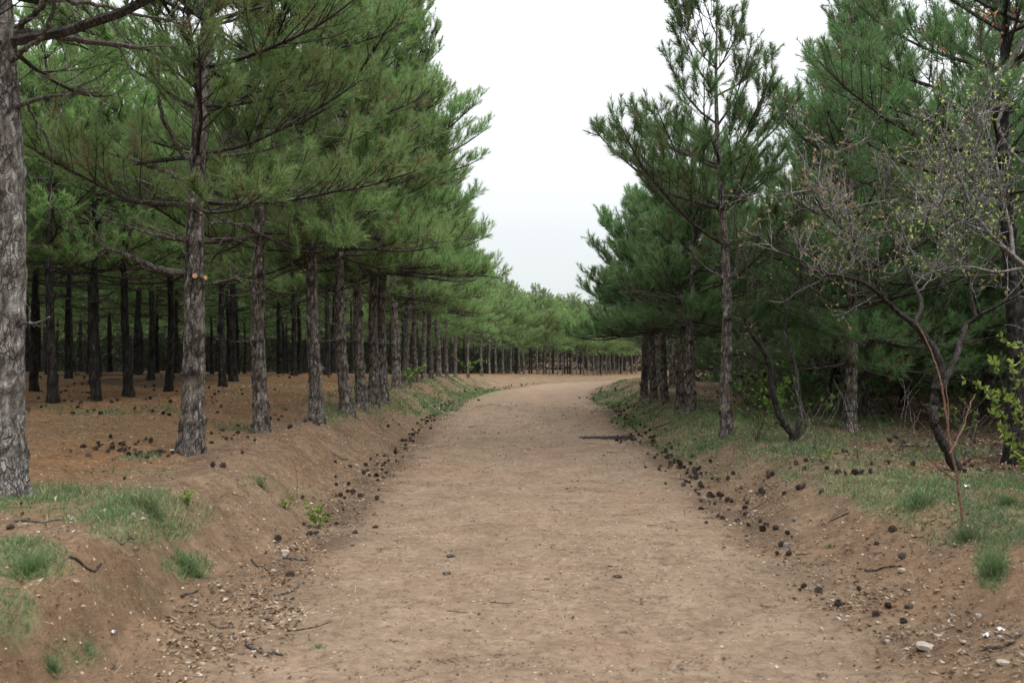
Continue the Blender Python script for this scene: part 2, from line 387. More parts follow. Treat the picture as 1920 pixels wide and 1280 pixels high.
def earth_mat():
    m, N, L, b = new_mat('earth')
    geo = N.new('ShaderNodeNewGeometry'); vec = geo.outputs['Position']
    big = noise(N, L, vec, 0.55, 4); med = noise(N, L, vec, 2.3, 5, 0.65); fine = noise(N, L, vec, 14, 6, 0.7)
    grit = noise(N, L, vec, 75, 4, 0.75)
    road = mix(N, L, mrange(N, L, med, 0.35, 0.65), (0.1520, 0.1132, 0.0784), (0.2090, 0.1606, 0.1139))
    road = mix(N, L, mrange(N, L, big, 0.52, 0.72, 0, 0.55), road, (0.2014, 0.1260, 0.0828))
    bank = mix(N, L, mrange(N, L, med, 0.35, 0.65), (0.1073, 0.0706, 0.0449), (0.1739, 0.1210, 0.0796))
    bank = mix(N, L, mrange(N, L, big, 0.5, 0.7, 0, 0.6), bank, (0.1634, 0.0962, 0.0539))
    lit = mix(N, L, mrange(N, L, med, 0.35, 0.65), (0.1360, 0.0728, 0.0360), (0.2000, 0.1162, 0.0598))
    lit = mix(N, L, mrange(N, L, big, 0.42, 0.62, 0, 0.55), lit, (0.1440, 0.1015, 0.0627))
    road = mix(N, L, 1.0, road, (1.03, 0.985, 0.985), 'MULTIPLY')
    col = mix(N, L, attr(N, 'bank'), road, bank)
    col = mix(N, L, attr(N, 'litter'), col, lit)
    lit = mix(N, L, 1.0, lit, (0.90, 0.89, 0.84), 'MULTIPLY')
    col = mix(N, L, attr(N, 'litter'), col, lit)
    floor_dk = mix(N, L, mrange(N, L, med, 0.35, 0.65), (0.0225, 0.0158, 0.0115), (0.0471, 0.0317, 0.0211))  # darker floor colour further out from the track
    col = mix(N, L, attr(N, 'dark_floor'), col, floor_dk)
    col = mix(N, L, attr(N, 'edge'), col, (0.0805, 0.0546, 0.0371))
    gr = mix(N, L, mrange(N, L, fine, 0.35, 0.65), (0.13, 0.115, 0.065), (0.10, 0.125, 0.055))
    col = mix(N, L, math_n(N, L, 'MULTIPLY', attr(N, 'green'), mrange(N, L, fine, 0.3, 0.6, 0.25, 0.9)), col, gr)
    col = mix(N, L, 1.0, col, mrange(N, L, fine, 0.3, 0.7, 0.70, 1.28), 'MULTIPLY')
    col = mix(N, L, 1.0, col, mrange(N, L, grit, 0.25, 0.75, 0.82, 1.16), 'MULTIPLY')
    # scattered pale chips and dark crumbs
    v1 = N.new('ShaderNodeTexVoronoi'); v1.inputs['Scale'].default_value = 26; L.new(vec, v1.inputs['Vector'])
    sep = N.new('ShaderNodeSeparateColor'); L.new(v1.outputs['Color'], sep.inputs[0])
    chip = math_n(N, L, 'MULTIPLY', math_n(N, L, 'LESS_THAN', v1.outputs['Distance'], 0.22), math_n(N, L, 'GREATER_THAN', sep.outputs[0], 0.90))
    col = mix(N, L, math_n(N, L, 'MULTIPLY', chip, 0.7), col, (0.44, 0.38, 0.31))
    crumb = math_n(N, L, 'MULTIPLY', math_n(N, L, 'LESS_THAN', v1.outputs['Distance'], 0.30), math_n(N, L, 'LESS_THAN', sep.outputs[1], 0.085))
    col = mix(N, L, math_n(N, L, 'MULTIPLY', crumb, 0.75), col, (0.055, 0.038, 0.027))
    # needle flecks lying crosswise on the track
    st = mapping(N, L, vec, (7, 46, 20)); fl = noise(N, L, st, 1.0, 4, 0.6)
    col = mix(N, L, mrange(N, L, fl, 0.60, 0.70, 0, 0.6), col, (0.10, 0.072, 0.050))
    L.new(col, b.inputs['Base Color'])
    b.inputs['Roughness'].default_value = 0.95; b.inputs['Specular IOR Level'].default_value = 0.1
    bm = N.new('ShaderNodeBump'); bm.inputs['Strength'].default_value = 0.75; bm.inputs['Distance'].default_value = 0.03
    hgt = math_n(N, L, 'ADD', math_n(N, L, 'MULTIPLY', fine, 0.8), math_n(N, L, 'MULTIPLY', grit, 0.45))
    L.new(math_n(N, L, 'ADD', hgt, math_n(N, L, 'MULTIPLY', chip, 0.25)), bm.inputs['Height'])
    L.new(bm.outputs[0], b.inputs['Normal'])
    return m
M_EARTH = earth_mat()

# ------------------------------------------------------------------ object helpers
def put(name, me, parent=None, loc=(0, 0, 0)):
    o = bpy.data.objects.new(name, me); COL.objects.link(o); o.location = loc
    if parent is not None: o.parent = parent
    return o
def tag(o, label=None, cat=None, group=None, kind=None):
    if label: o['label'] = label
    if cat: o['category'] = cat
    if group: o['group'] = group
    if kind: o['kind'] = kind
    return o
def root(name, loc, label, cat, group=None):
    o = bpy.data.objects.new(name, None); COL.objects.link(o); o.location = loc
    o.empty_display_size = 0.2
    return tag(o, label, cat, group)

# where grass grows: pixel-sized patches turned into places on the ground
PATCH = [(190, 945, 170, 38, .95), (50, 935, 110, 34, .6), (270, 990, 110, 34, .55), (45, 1048, 90, 40, 1.0), (15, 1155, 60, 52, .6),
         (140, 1225, 75, 35, .35), (478, 906, 42, 14, .6), (262, 858, 40, 8, .9), (250, 886, 90, 10, .25), (350, 960, 60, 36, .3),
         (350, 1062, 48, 26, .9), (230, 1110, 60, 22, .25), (560, 930, 40, 16, .35), (690, 765, 50, 14, .6), (800, 760, 90, 22, .45),
         (1190, 748, 80, 20, .95), (1270, 788, 120, 30, 1.0), (1420, 805, 120, 28, 1.0), (1300, 830, 90, 24, .6), (1400, 790, 90, 16, 1.0), (1480, 840, 120, 18, .6), (1330, 860, 80, 16, .3), (1185, 792, 22, 8, 1.0),
         (1560, 885, 120, 26, .7), (1640, 905, 130, 30, .65), (1710, 940, 110, 40, .95), (1800, 910, 150, 30, .5), (1840, 985, 150, 44, .95), (1780, 950, 160, 40, .35),
         (1900, 930, 60, 40, .7), (1860, 1060, 36, 55, .7), (1780, 1010, 60, 22, .6), (1500, 830, 60, 20, .6), (1420, 850, 50, 14, .35),
         (1350, 880, 60, 24, .15), (1600, 860, 200, 14, .3), (880, 735, 80, 12, .5), (1560, 802, 170, 30, .35), (1720, 848, 160, 22, .2), (1450, 770, 80, 22, .6), (620, 782, 40, 14, .5), (420, 800, 90, 10, .2), (200, 770, 160, 8, .25)]
def grass_mask(x, y, z):
    px, py = topix(x, y, z)
    m = np.zeros(np.shape(x))
    for a, b, rx, ry, w in PATCH:
        q = ((px - a) / rx) ** 2 + ((py - b) / ry) ** 2
        m = np.maximum(m, w * (1 - sstep(0.45, 1.25, q)))
    u = x - cx(y)
    n = fbm(x * 1.7 + 31, y * 1.7, 3)
    strip = 0.45 * sstep(0.46, 0.6, n) * ((sstep(2.0, 2.4, np.abs(u)) - sstep(3.4, 4.4, np.abs(u))) * sstep(13, 18, y))
    return np.clip(np.maximum(m * (0.35 + 1.3 * sstep(0.36, 0.6, n)), strip), 0, 1)

# ------------------------------------------------------------------ the ground and the track
def axis(parts):
    out = []
    for a, b, s in parts: out.append(np.arange(a, b - 1e-6, s))
    out.append([parts[-1][1]])
    return np.concatenate(out)
UU = axis([(-420, -120, 60), (-120, -40, 8), (-40, -14, 1.5), (-14, -6, .3), (-6, -4, .12), (-4, -1.6, .05), (-1.6, 1.6, .08), (1.6, 3.6, .05), (3.6, 6, .12), (6, 14, .3), (14, 40, 1.5), (40, 120, 8), (120, 420, 60)])
YY = axis([(-60, -8, 4), (-8, 2, .8), (2, 12, .055), (12, 22, .11), (22, 40, .3), (40, 95, .8), (95, 200, 8), (200, 500, 50)])
gu, gy = np.meshgrid(UU, YY)
gx = cx(gy) + gu
gz = height(gx, gy)
nv, nu = gu.shape
mask_g = grass_mask(gx.ravel(), gy.ravel(), gz.ravel()).reshape(gu.shape)
mask_g[gy < 2.5] = 0
wig = 0.25 * (fbm(gy * 1.1, gy * 0 + 1, 2) - 0.5)
a_bank = sstep(1.35, 1.95, np.abs(gu + wig))
a_lit = np.where(gu < 0, sstep(3.0, 4.4, -gu + wig * 2), sstep(3.4, 4.6, gu + wig * 2))
ed = np.where(gu < 0, np.exp(-((-gu - 1.72 - 0.35 * (fbm(gy * .55, gy * 0 + 3., 3) - .5)) / .22) ** 2), np.exp(-((gu - 1.78) / .22) ** 2))
a_edge = np.clip(ed * (0.15 + 1.1 * sstep(.4, .65, fbm(gx * 2.3, gy * 2.3, 3))), 0, .75) * sstep(5, 8, gy)
a_dark = np.clip(np.where(gu > 0, sstep(3.6, 5.2, gu + wig * 3) * sstep(3, 9, gy) * .92, sstep(6.0, 8.5, -gu + 3 * wig) * (.25 + .6 * sstep(.42, .6, fbm(gx * .35, gy * .35, 2)))), 0, 1)
def sheet(name, cols, label=None):
    j0, j1 = cols
    me = bpy.data.meshes.new(name)
    sub = np.stack([gx, gy, gz], -1)[:, j0:j1 + 1]
    r_, c_ = sub.shape[:2]
    idx = np.arange(r_ * c_).reshape(r_, c_)
    f = np.stack([idx[:-1, :-1], idx[:-1, 1:], idx[1:, 1:], idx[1:, :-1]], -1).reshape(-1, 4)
    me.vertices.add(r_ * c_); me.vertices.foreach_set('co', sub.astype(np.float32).ravel())
    me.loops.add(f.size); me.loops.foreach_set('vertex_index', f.ravel().astype(np.int32))
    me.polygons.add(len(f)); me.polygons.foreach_set('loop_start', np.arange(len(f), dtype=np.int32) * 4)
    me.update(calc_edges=True)
    me.polygons.foreach_set('use_smooth', np.ones(len(f), bool))
    for nm, arr in (('bank', a_bank), ('litter', a_lit), ('edge', a_edge), ('dark_floor', a_dark), ('green', mask_g)):
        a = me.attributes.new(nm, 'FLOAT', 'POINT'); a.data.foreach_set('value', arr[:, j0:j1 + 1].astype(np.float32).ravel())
    me.materials.append(M_EARTH); me.update()
    return me
jl = int(np.argmin(np.abs(UU + 1.76))); jr = int(np.argmin(np.abs(UU - 1.72)))
def join_sheets(name, a, b):
    bm = __import__('bmesh').new(); bm.from_mesh(a); bm.from_mesh(b)
    bm.to_mesh(a); bm.free(); a.name = name; return a
tag(put('dirt_road', sheet('dirt_road', (jl, jr))), 'beige dirt track between two low earth banks', kind='structure')
tag(put('forest_ground', join_sheets('forest_ground', sheet('ground_a', (0, jl)), sheet('ground_b', (jr, nu - 1)))), 'earth banks and forest floor under the pines', kind='structure')

# ------------------------------------------------------------------ pines
def trunk_geo(H, r0, rng, sides, step, whorls, lean=0.02, bend=None):
    zs = np.concatenate([[-0.25], np.arange(0, min(4.6, H), step), np.arange(min(4.6, H), H, max(step, 0.25)), [H]])
    axx = lean * rng.normal() * zs / 3 + 0.035 * np.sin(zs * 1.3 + rng.random() * 6) * np.minimum(1, zs / 1.5)
    axy = lean * rng.normal() * zs / 3 + 0.035 * np.sin(zs * 1.1 + rng.random() * 6) * np.minimum(1, zs / 1.5)
    if bend is not None:
        axx = axx + np.interp(zs, bend[0], bend[1])
    c = np.stack([axx, axy, zs], 1)
    t = np.clip(zs / H, 0, 1)
    R = r0 * np.maximum(0.05, (1 - t) ** 0.85) * (1 + 0.34 * np.exp(-np.maximum(zs, 0) / 0.14) + 0.08 * np.exp(-np.maximum(zs, 0) / 0.6))
    a = np.arange(sides) / sides * 2 * np.pi
    A, Z = np.meshgrid(a, zs)
    RR = np.repeat(R[:, None], sides, 1)
    # root flare lobes
    RR = RR * (1 + 0.16 * np.sin(A * 4 + rng.random() * 6) * np.exp(-np.maximum(Z, 0) / 0.12))
    # bark plates: cells around the stem
    cu = A / (2 * np.pi) * max(6, round(2 * np.pi * r0 / 0.065)); ncol = max(6, round(2 * np.pi * r0 / 0.065)); cv = Z / 0.15
    o = rng.random() * 50
    cu = cu + 0.5 * (vnoise(Z * 9 + o, A * 3) - 0.5); cv = cv + 0.6 * (vnoise(Z * 6, A * 2 + o) - 0.5)
    tab = rng.random((ncol, 97, 2))
    d1 = np.full(A.shape, 9.0); d2 = np.full(A.shape, 9.0)
    iu = np.floor(cu).astype(int); iv = np.floor(cv).astype(int)
    for di in (-1, 0, 1):
        for dj in (-1, 0, 1):
            q = tab[(iu + di) % ncol, (iv + dj) % 97]
            dd = np.hypot(iu + di + q[..., 0] - cu, iv + dj + q[..., 1] - cv)
            d2 = np.minimum(d2, np.maximum(d1, dd)); d1 = np.minimum(d1, dd)
    crack = 1 - sstep(0.04, 0.34, d2 - d1)
    plate = vnoise(A * 5 + o, Z * 14)
    RR = RR * (1 + 0.03 * (plate - 0.5)) - 0.085 * r0 * crack * np.clip((1 - t)[:, None] * 1.3, 0, 1)
    dark = 1.0 * crack * (0.4 + 0.9 * vnoise(A * 3 + o, Z * 5 + 3))
    for zw, azs in whorls:                                             # ring scars and knots where old limbs sat
        tilt = rng.normal(0, 0.03)
        zz = Z - zw - tilt * np.sin(A) - 0.03 * (vnoise(A * 2.5 + zw * 7, Z * 0 + o) - 0.5)
        RR = RR + r0 * 0.045 * np.exp(-(zz / 0.05) ** 2)
        dark = dark + 0.55 * np.exp(-((zz + 0.035) / 0.022) ** 2) * sstep(.3, .6, vnoise(A * 2 + zw * 5, Z * 0))
        for az in azs:
            dA = (A - az + np.pi) % (2 * np.pi) - np.pi
            q = np.exp(-((dA * r0) / 0.035) ** 2 - (zz / 0.045) ** 2)
            RR = RR + 0.022 * q; dark = dark + 0.85 * np.exp(-((dA * r0) / 0.028) ** 2 - ((zz + 0.012) / 0.03) ** 2)
    V = np.stack([c[:, 0, None] + RR * np.cos(A), c[:, 1, None] + RR * np.sin(A), Z], -1)
    m = len(zs)
    j = np.arange(m - 1)[:, None]; i = np.arange(sides)[None, :]; i2 = (i + 1) % sides
    f = np.stack([j * sides + i, j * sides + i2, (j + 1) * sides + i2, (j + 1) * sides + i], -1).reshape(-1, 4)
    g = Geo(); g.add(V, f, 0, np.clip(dark, 0, 0.95).ravel())
    return g, (lambda z: np.stack([np.interp(z, zs, c[:, 0]), np.interp(z, zs, c[:, 1]), z], -1)), (lambda z: np.interp(z, zs, R))

def dead_limb(geo, P0, D0, L, r0, rng, twigs=4, droop=0.25, mat=0):
    Pn = grow(P0[None], D0[None], np.array([L]), np.array([droop]), 8, 0.09, rng)
    tubes(geo, Pn, (r0 * np.linspace(1, 0.35, 8))[None], 6, mat, 0.0)
    if twigs:
        t = rng.uniform(0.2, 1.0, twigs); p, d = along(Pn, np.zeros(twigs, int), t)
        dd = norm(d * 0.5 + rng.normal(0, 0.6, (twigs, 3)))
        l = L * rng.uniform(0.15, 0.5, twigs)
        T = grow(p, dd, l, rng.uniform(-.2, .5, twigs), 5, 0.16, rng)
        tubes(geo, T, np.outer(np.full(twigs, r0 * 0.33), np.linspace(1, .4, 5)), 3, mat, 0.0)
        t2 = twigs * 2; ii = rng.integers(0, twigs, t2); p, d = along(T, ii, rng.uniform(.3, 1, t2))
        T2 = grow(p, norm(d * .5 + rng.normal(0, .6, (t2, 3))), L * rng.uniform(.06, .2, t2), rng.uniform(-.2, .4, t2), 4, .15, rng)
        tubes(geo, T2, np.outer(np.full(t2, r0 * 0.18), np.linspace(1, .5, 4)), 3, mat, 0.0)

def pine(seed, H, r0, clear, Lmax, dens=1.0, nn=40, nl=0.104, nw=0.0064, sides=30, step=0.035, asym=0.2, dead=1.0, lod=0, bend=None,
         whorl=0.40, shape=0.75, tone0=0.5, up=0.0, bark=None, dead_sep=True, top_open=0.0, lo_t=.30, droop=18):
    """one pine: trunk mesh, crown mesh (limbs, twigs, needles), meshes of the bare lower limbs"""
    rng = np.random.default_rng(seed)
    zs = []; z = 0.35
    while z < H - 0.25:
        zs.append(z); z += whorl * rng.uniform(0.8, 1.25) * (1.0 if z < H * 0.75 else 0.85)
    wh = [(z, rng.random(rng.integers(2, 5)) * 2 * np.pi) for z in zs if z < clear + 1.2]
    tg, axis_at, rad_at = trunk_geo(H, r0, rng, sides, step, wh, bend=bend)
    bark = bark or M_BARK
    trunk = tg.mesh('trunk', bark, smooth=True)
    deads = []
    gd_all = Geo()
    for z, azs in wh:
        if z < 0.9 or z > clear + 0.9: continue
        for az in azs:
            pr = 0.18 + 0.6 * sstep(1.0, clear, z)
            if rng.random() > pr * dead: continue
            g = Geo()
            d = np.array([math.cos(az), math.sin(az), rng.uniform(-0.1, 0.25)])
            L = rng.uniform(0.12, 0.35) if z < 1.4 else rng.uniform(0.35, 1.5) * min(1, 0.4 + z / 3)
            p0 = axis_at(np.array(z)) + np.array([math.cos(az), math.sin(az), 0]) * float(rad_at(z)) * 0.6
            dead_limb(g if dead_sep else gd_all, p0, d, L, rng.uniform(0.009, 0.02) * (r0 / .11), rng, 5 if lod == 0 else (2 if lod == 1 else 0))
            if dead_sep: deads.append(g.mesh('dead_branch', M_DEAD))
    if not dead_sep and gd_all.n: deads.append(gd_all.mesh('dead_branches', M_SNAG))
    # live limbs
    Zs, Az, Lm, El, Cu = [], [], [], [], []
    for z in zs:
        if z < clear: continue
        t = (z - clear) / (H - clear)
        n = rng.integers(4, 7) if t < 0.85 else rng.integers(3, 5)
        if rng.random() < top_open: n = max(2, n - 2)
        a0 = rng.random() * 6.28
        for k in range(n):
            az = a0 + 2 * np.pi * (k + rng.uniform(-.3, .3)) / n
            Zs.append(z + rng.uniform(-.04, .04)); Az.append(az)
            L = Lmax * (1 - t) ** shape * (0.82 + 0.18 * min(1, t * 5)) * rng.uniform(.62, 1.25) * (1.3 if rng.random() < .09 else 1.0) * (1 + asym * math.cos(az)) + 0.18
            Lm.append(L); El.append(math.radians(-droop + (50 + droop) * t ** 0.7 + rng.uniform(-16, 14)) + up); Cu.append(0.35 + 0.35 * rng.random() + 0.5 * t)
    Zs, Az, Lm, El, Cu = map(np.array, (Zs, Az, Lm, El, Cu))
    P0 = axis_at(Zs); D0 = np.stack([np.cos(Az) * np.cos(El), np.sin(Az) * np.cos(El), np.sin(El)], 1)
    g = Geo()
    m1 = 9 if lod < 2 else 5
    limbs = grow(P0, D0, Lm, Cu, m1, 0.07, rng)
    lr = np.minimum(0.008 + 0.0095 * Lm, rad_at(Zs) * 0.6)
    tubes(g, limbs, lr[:, None] * np.linspace(1, .28, m1)[None], 5 if lod == 0 else 3, 1, 0.25)
    # side twigs
    idx, tt = [], []
    for i, L in enumerate(Lm):
        k = max(2, int(L / (0.17 if lod == 0 else 0.24) * dens))
        lo = lo_t if L > 0.8 else 0.12
        s = np.repeat(np.linspace(lo, 0.97, k), 2) + rng.normal(0, .03, 2 * k)
        idx += [i] * len(s); tt += list(s)
    idx = np.array(idx); tt = np.clip(np.array(tt), 0.08, 1)
    p, d = along(limbs, idx, tt)
    side = norm(np.cross(d, np.array([0, 0, 1.0]))) * np.where(np.arange(len(idx)) % 2 == 0, 1, -1)[:, None]
    D1 = norm(d * 0.75 + side * rng.uniform(.35, 1.0, (len(idx), 1)) + np.array([0, 0, 1]) * rng.uniform(-.15, .55, (len(idx), 1)))
    L1 = (0.16 + 0.42 * Lm[idx] * (1.05 - tt)) * rng.uniform(.6, 1.2, len(idx))
    L1 = np.minimum(L1, 0.85)
    m2 = 4
    tw = grow(p, D1, L1, rng.uniform(.3, .8, len(idx)), m2, 0.08, rng)
    tubes(g, tw, (0.0035 + 0.006 * L1)[:, None] * np.linspace(1, .5, m2)[None], 3, 1, 0.25, cap=False)
    # shoots: at limb tips, twig tips and along the outer part of twigs
    B, D, S = [], [], []
    tipd = norm(limbs[:, -1] - limbs[:, -2]); B.append(limbs[:, -1] - tipd * 0.06); D.append(tipd); S.append(np.ones(len(limbs)))
    tipd = norm(tw[:, -1] - tw[:, -2]); B.append(tw[:, -1] - tipd * 0.10); D.append(tipd); S.append(tt)
    ks = np.maximum(1, (L1 / (0.15 if lod == 0 else 0.22)).astype(int) + 1)
    ii = np.repeat(np.arange(len(tw)), ks)
    q, dq = along(tw, ii, rng.uniform(0.45, 1, len(ii)))
    dq = norm(dq * 0.8 + rng.normal(0, .42, (len(ii), 3)) + np.array([0, 0, .42]))
    B.append(q); D.append(dq); S.append(tt[ii])
    leader = axis_at(np.array([H - 0.05, H - .2, H - .35])); B.append(leader); D.append(np.tile([[0, 0, 1.0]], (3, 1))); S.append(np.ones(3))
    B = np.concatenate(B); D = norm(np.concatenate(D)); S = np.concatenate(S)
    Ls = rng.uniform(.12, .24, len(B))
    # shoot stems
    e = B + D * Ls[:, None]
    if lod == 0: tubes(g, np.stack([B, e], 1), np.tile([[.003, .002]], (len(B), 1)), 3, 1, .25, cap=False)
    tone = np.clip(tone0 + rng.normal(0, .17, len(B)) + 0.16 * (S - .6) - 0.5 * (rng.random(len(B)) < 0.07) + 0.12 * np.sin(Az[0] * 9 + B[:, 0] * 2.1 + B[:, 2] * 2.7), 0, 1)
    needles(g, B, D, Ls, nn, nl, nw, rng, tone)
    crown = g.mesh('crown', [M_NEEDLE, M_TWIG])
    return dict(trunk=trunk, crown=crown, dead=deads, H=H, tris=sum(len(f) * (f.shape[1] - 2) for f, _ in g.f))

RT = np.random.default_rng(5)
def plant(v, x, y, rz, s, label, group=None, name='pine_tree', zs=1.0, tilt=None):
    z = float(height(x, y)) - 0.02
    r = root(name, (x, y, z), label, 'tree', group)
    tl = RT.normal(0, .018, 2) if tilt is None else (0.0, math.radians(tilt))
    r.scale = (s, s, s * zs)
    r.rotation_euler = (__import__('mathutils').Matrix.Rotation(tl[1], 3, 'Y') @ __import__('mathutils').Matrix.Rotation(tl[0], 3, 'X') @ __import__('mathutils').Matrix.Rotation(rz, 3, 'Z')).to_euler()
    put('trunk', v['trunk'], r); put('crown', v['crown'], r)
    for m in v['dead']:
        o = put(m.name.split('.')[0], m, r)
        if m.name.startswith('dead_branches'): o['kind'] = 'stuff'
    return r

# variants
VA = [pine(101, 8.6, .116, 2.2, 1.95, asym=.08), pine(102, 8.2, .092, 2.3, 1.85, asym=.08), pine(103, 8.9, .094, 2.1, 2.0, asym=.08)]
V1 = pine(104, 9.0, .130, 3.0, 2.2, dead=0.5, bark=M_BARK_G)
VR = [pine(111, 6.9, .10, .85, 2.05, droop=28, lo_t=.16, nn=36), pine(112, 6.6, .095, .95, 2.0, droop=28, lo_t=.16, nn=36)]
VS = pine(127, 5.95, .080, 1.9, 1.72, dens=.9, nn=56, nl=.115, asym=-0.22, shape=.68, top_open=.7, dead=.3, up=.06, droop=8, step=.03, whorl=.45, lo_t=.2)
VL = [pine(131 + k, [6.6, 6.2, 7.0, 6.4][k], [.082, .092, .10, .078][k], [2.1, 2.3, 2.2, 2.0][k], 1.95, dens=.85, nn=30, nl=.125, nw=.013, sides=14, step=.10, lod=1, dead_sep=False, dead=1.8, bark=M_BARK_SHADE) for k in range(4)]
VLR = [pine(151 + k, [6.6, 6.3][k], .098, [.5, .65][k], 2.1, droop=24, lo_t=.16, dens=.85, nn=28, nl=.125, nw=.013, sides=14, step=.10, lod=1, dead_sep=False, dead=1.8, bark=M_BARK_SHADE) for k in range(2)]
VF = pine(141, 6.4, .10, 0.15, 2.2, dens=.5, nn=7, nl=.20, nw=.042, sides=7, step=.5, lod=2, dead_sep=False, dead=.6, shape=.6)
VB = [pine(161, 4.5, .085, 1.45, 1.75, nn=50), pine(162, 4.2, .08, 1.35, 1.7, nn=50)]
VBL = pine(163, 4.4, .085, 1.4, 1.75, dens=.8, nn=24, nl=.14, nw=.013, sides=14, step=.10, lod=1, dead_sep=False, dead=1.8, bark=M_BARK_SHADE)
VT = pine(114, 6.9, .10, 2.7, 2.1, nn=36, droop=5, bark=M_BARK_SHADE)
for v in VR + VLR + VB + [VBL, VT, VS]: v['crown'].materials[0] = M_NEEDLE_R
for nm, v in (('VA', VA[0]), ('VR', VR[0]), ('VS', VS), ('VL', VL[0]), ('VF', VF)): print('variant', nm, v['tris'])

VLB = []
for v in VL:
    t_ = v['trunk'].copy(); t_.materials.clear(); t_.materials.append(M_BARK); VLB.append(dict(v, trunk=t_))
def stump(r, pts_local, rad):
    """a sawn-off limb with a pale cut face"""
    g = Geo(); a, b = np.array(pts_local[0]), np.array(pts_local[1])
    tubes(g, np.stack([a, b])[None], np.array([[rad * 1.15, rad]]), 10, 0, 0.1, cap=False)
    d = norm(b - a); tubes(g, np.stack([b - d * .002, b + d * .003])[None], np.array([[rad * .98, rad * .9]]), 10, 1, 0.0)
    put('branch_stump', g.mesh('branch_stump', [M_BARK, M_CUT]), r)
def limb_part(r, pix, d0, d1, r0, r1, seed, twigs=5, name='dead_branch', mat=None):
    """a bare limb that can be made out in the photograph, through points on its own path"""
    rng = np.random.default_rng(seed)
    n = len(pix); ds = np.linspace(d0, d1, n)
    pts = np.array([P(a, b, d) for (a, b), d in zip(pix, ds)])
    t = np.linspace(0, n - 1, 4 * n); k = np.minimum(t.astype(int), n - 2); f = (t - k)[:, None]
    q = pts[k] * (1 - f) + pts[k + 1] * f
    q[1:-1] = (q[:-2] + 2 * q[1:-1] + q[2:]) / 4; q += rng.normal(0, .006, q.shape)
    g = Geo(); m = len(q)
    tubes(g, q[None], (np.linspace(r0, r1, m) * rng.uniform(.92, 1.1, m))[None], 7, 0, rng.uniform(0, .15))
    if twigs:
        i = np.zeros(twigs, int); p, d = along(q[None], i, rng.uniform(.25, 1, twigs))
        T = grow(p, norm(d * .6 + rng.normal(0, .6, (twigs, 3))), rng.uniform(.15, .5, twigs), rng.uniform(-.2, .5, twigs), 6, .15, rng)
        tubes(g, T, np.outer(np.full(twigs, r1 * .5), np.linspace(1, .35, 6)), 4, 0, 0.0)
        ii = rng.integers(0, twigs, twigs * 2); p, d = along(T, ii, rng.uniform(.3, 1, twigs * 2))
        T2 = grow(p, norm(d * .6 + rng.normal(0, .6, (twigs * 2, 3))), rng.uniform(.06, .25, twigs * 2), rng.uniform(-.2, .4, twigs * 2), 5, .15, rng)
        tubes(g, T2, np.outer(np.full(twigs * 2, r1 * .28), np.linspace(1, .5, 5)), 3, 0, 0.0)
    me = g.mesh(name, mat or M_DEAD)
    o = put(name, me, r)
    bpy.context.view_layer.update()
    o.matrix_parent_inverse = r.matrix_world.inverted()
    return o

trees = []      # trunk feet, to keep litter off them
def left_at(px, py): return G(px, py)
# the row along the left bank
g0 = G(16, 932); T1 = plant(V1, g0[0], g0[1], 0.4, 1.0, 'grey barked pine closest of the left row, with grass at its foot', tilt=-0.5)
g0 = G(357, 850); T2 = plant(VA[0], g0[0], g0[1], -0.15, 1.0, 'pine with thick dark fissured trunk and a long bare curved limb, cones around its foot', tilt=2.2)
g0 = G(491, 811); T3 = plant(VA[1], g0[0], g0[1], 0.2, 1.0, 'pine with grey trunk leaning a little, between the cone-ringed pine and the straight grey pine', tilt=-0.6)
g0 = G(593, 789); T4 = plant(VA[2], g0[0], g0[1], -0.1, 0.97, 'straight pale grey pine with a bare fork rising towards the track', tilt=-1.3)
g0 = G(650, 771); T5 = plant(VA[1], g0[0], g0[1], 0.5, 0.96, 'pine with kinked trunk just beyond the straight grey pine', tilt=-3.2)
g0 = G(678, 765); T6 = plant(VA[1], g0[0], g0[1], -0.3, 0.97, 'straight pine standing close beside the kinked pine')
g0 = G(701, 757); T7 = plant(VA[2], g0[0], g0[1], 0.25, 0.95, 'darker slim pine right behind the straight pine next to the kinked one')
g0 = G(718, 751); T8 = plant(VA[2], g0[0], g0[1], 0.9, 0.94, 'eighth pine of the left row, counted from the grassy near end')
row = [(T.location[0], T.location[1]) for T in (T1, T2, T3, T4, T5, T6, T7, T8)]
rng = np.random.default_rng(21)
ORD = 'ninth tenth eleventh twelfth thirteenth fourteenth fifteenth sixteenth seventeenth eighteenth nineteenth twentieth'.split()
near_row = [(743, 21.5), (760, 23), (780, 24.6), (794, 26.2), (809, 28), (823, 30.5), (838, 33), (854, 35.5), (878, 39.5), (903, 44.5)]
far_px = [918, 930, 943, 958, 974, 983, 1008, 1021, 1031, 1046, 1056, 1073, 1082, 1095, 1103, 1113, 1121, 1128, 1137, 1145, 1152, 1161, 1167, 1175, 1186, 1193]
spots_ = near_row + [(p, 46.5 + 36 * ((k + 1) / len(far_px)) ** .9) for k, p in enumerate(far_px)]
for k, (px, d) in enumerate(spots_):
    x, y = (px - 960) / F_PX * d, d
    hs = np.interp(y, [20, 26, 33, 38, 44, 95], [.86, .78, .68, .78, .75, .72])
    v = VA[rng.integers(0, 3)] if y < 36 else VLB[rng.integers(0, 4)]
    lab = ORD[k] + ' pine of the left row, counted from the grassy near end' if k < 10 else 'far slim pine lining the outside of the bend'
    plant(v, x, y, rng.uniform(-.7, .7), hs * rng.uniform(.95, 1.04), lab, 'pines of the left row before the bend' if k < 10 else 'pines lining the far bend')
    row.append((x, y))
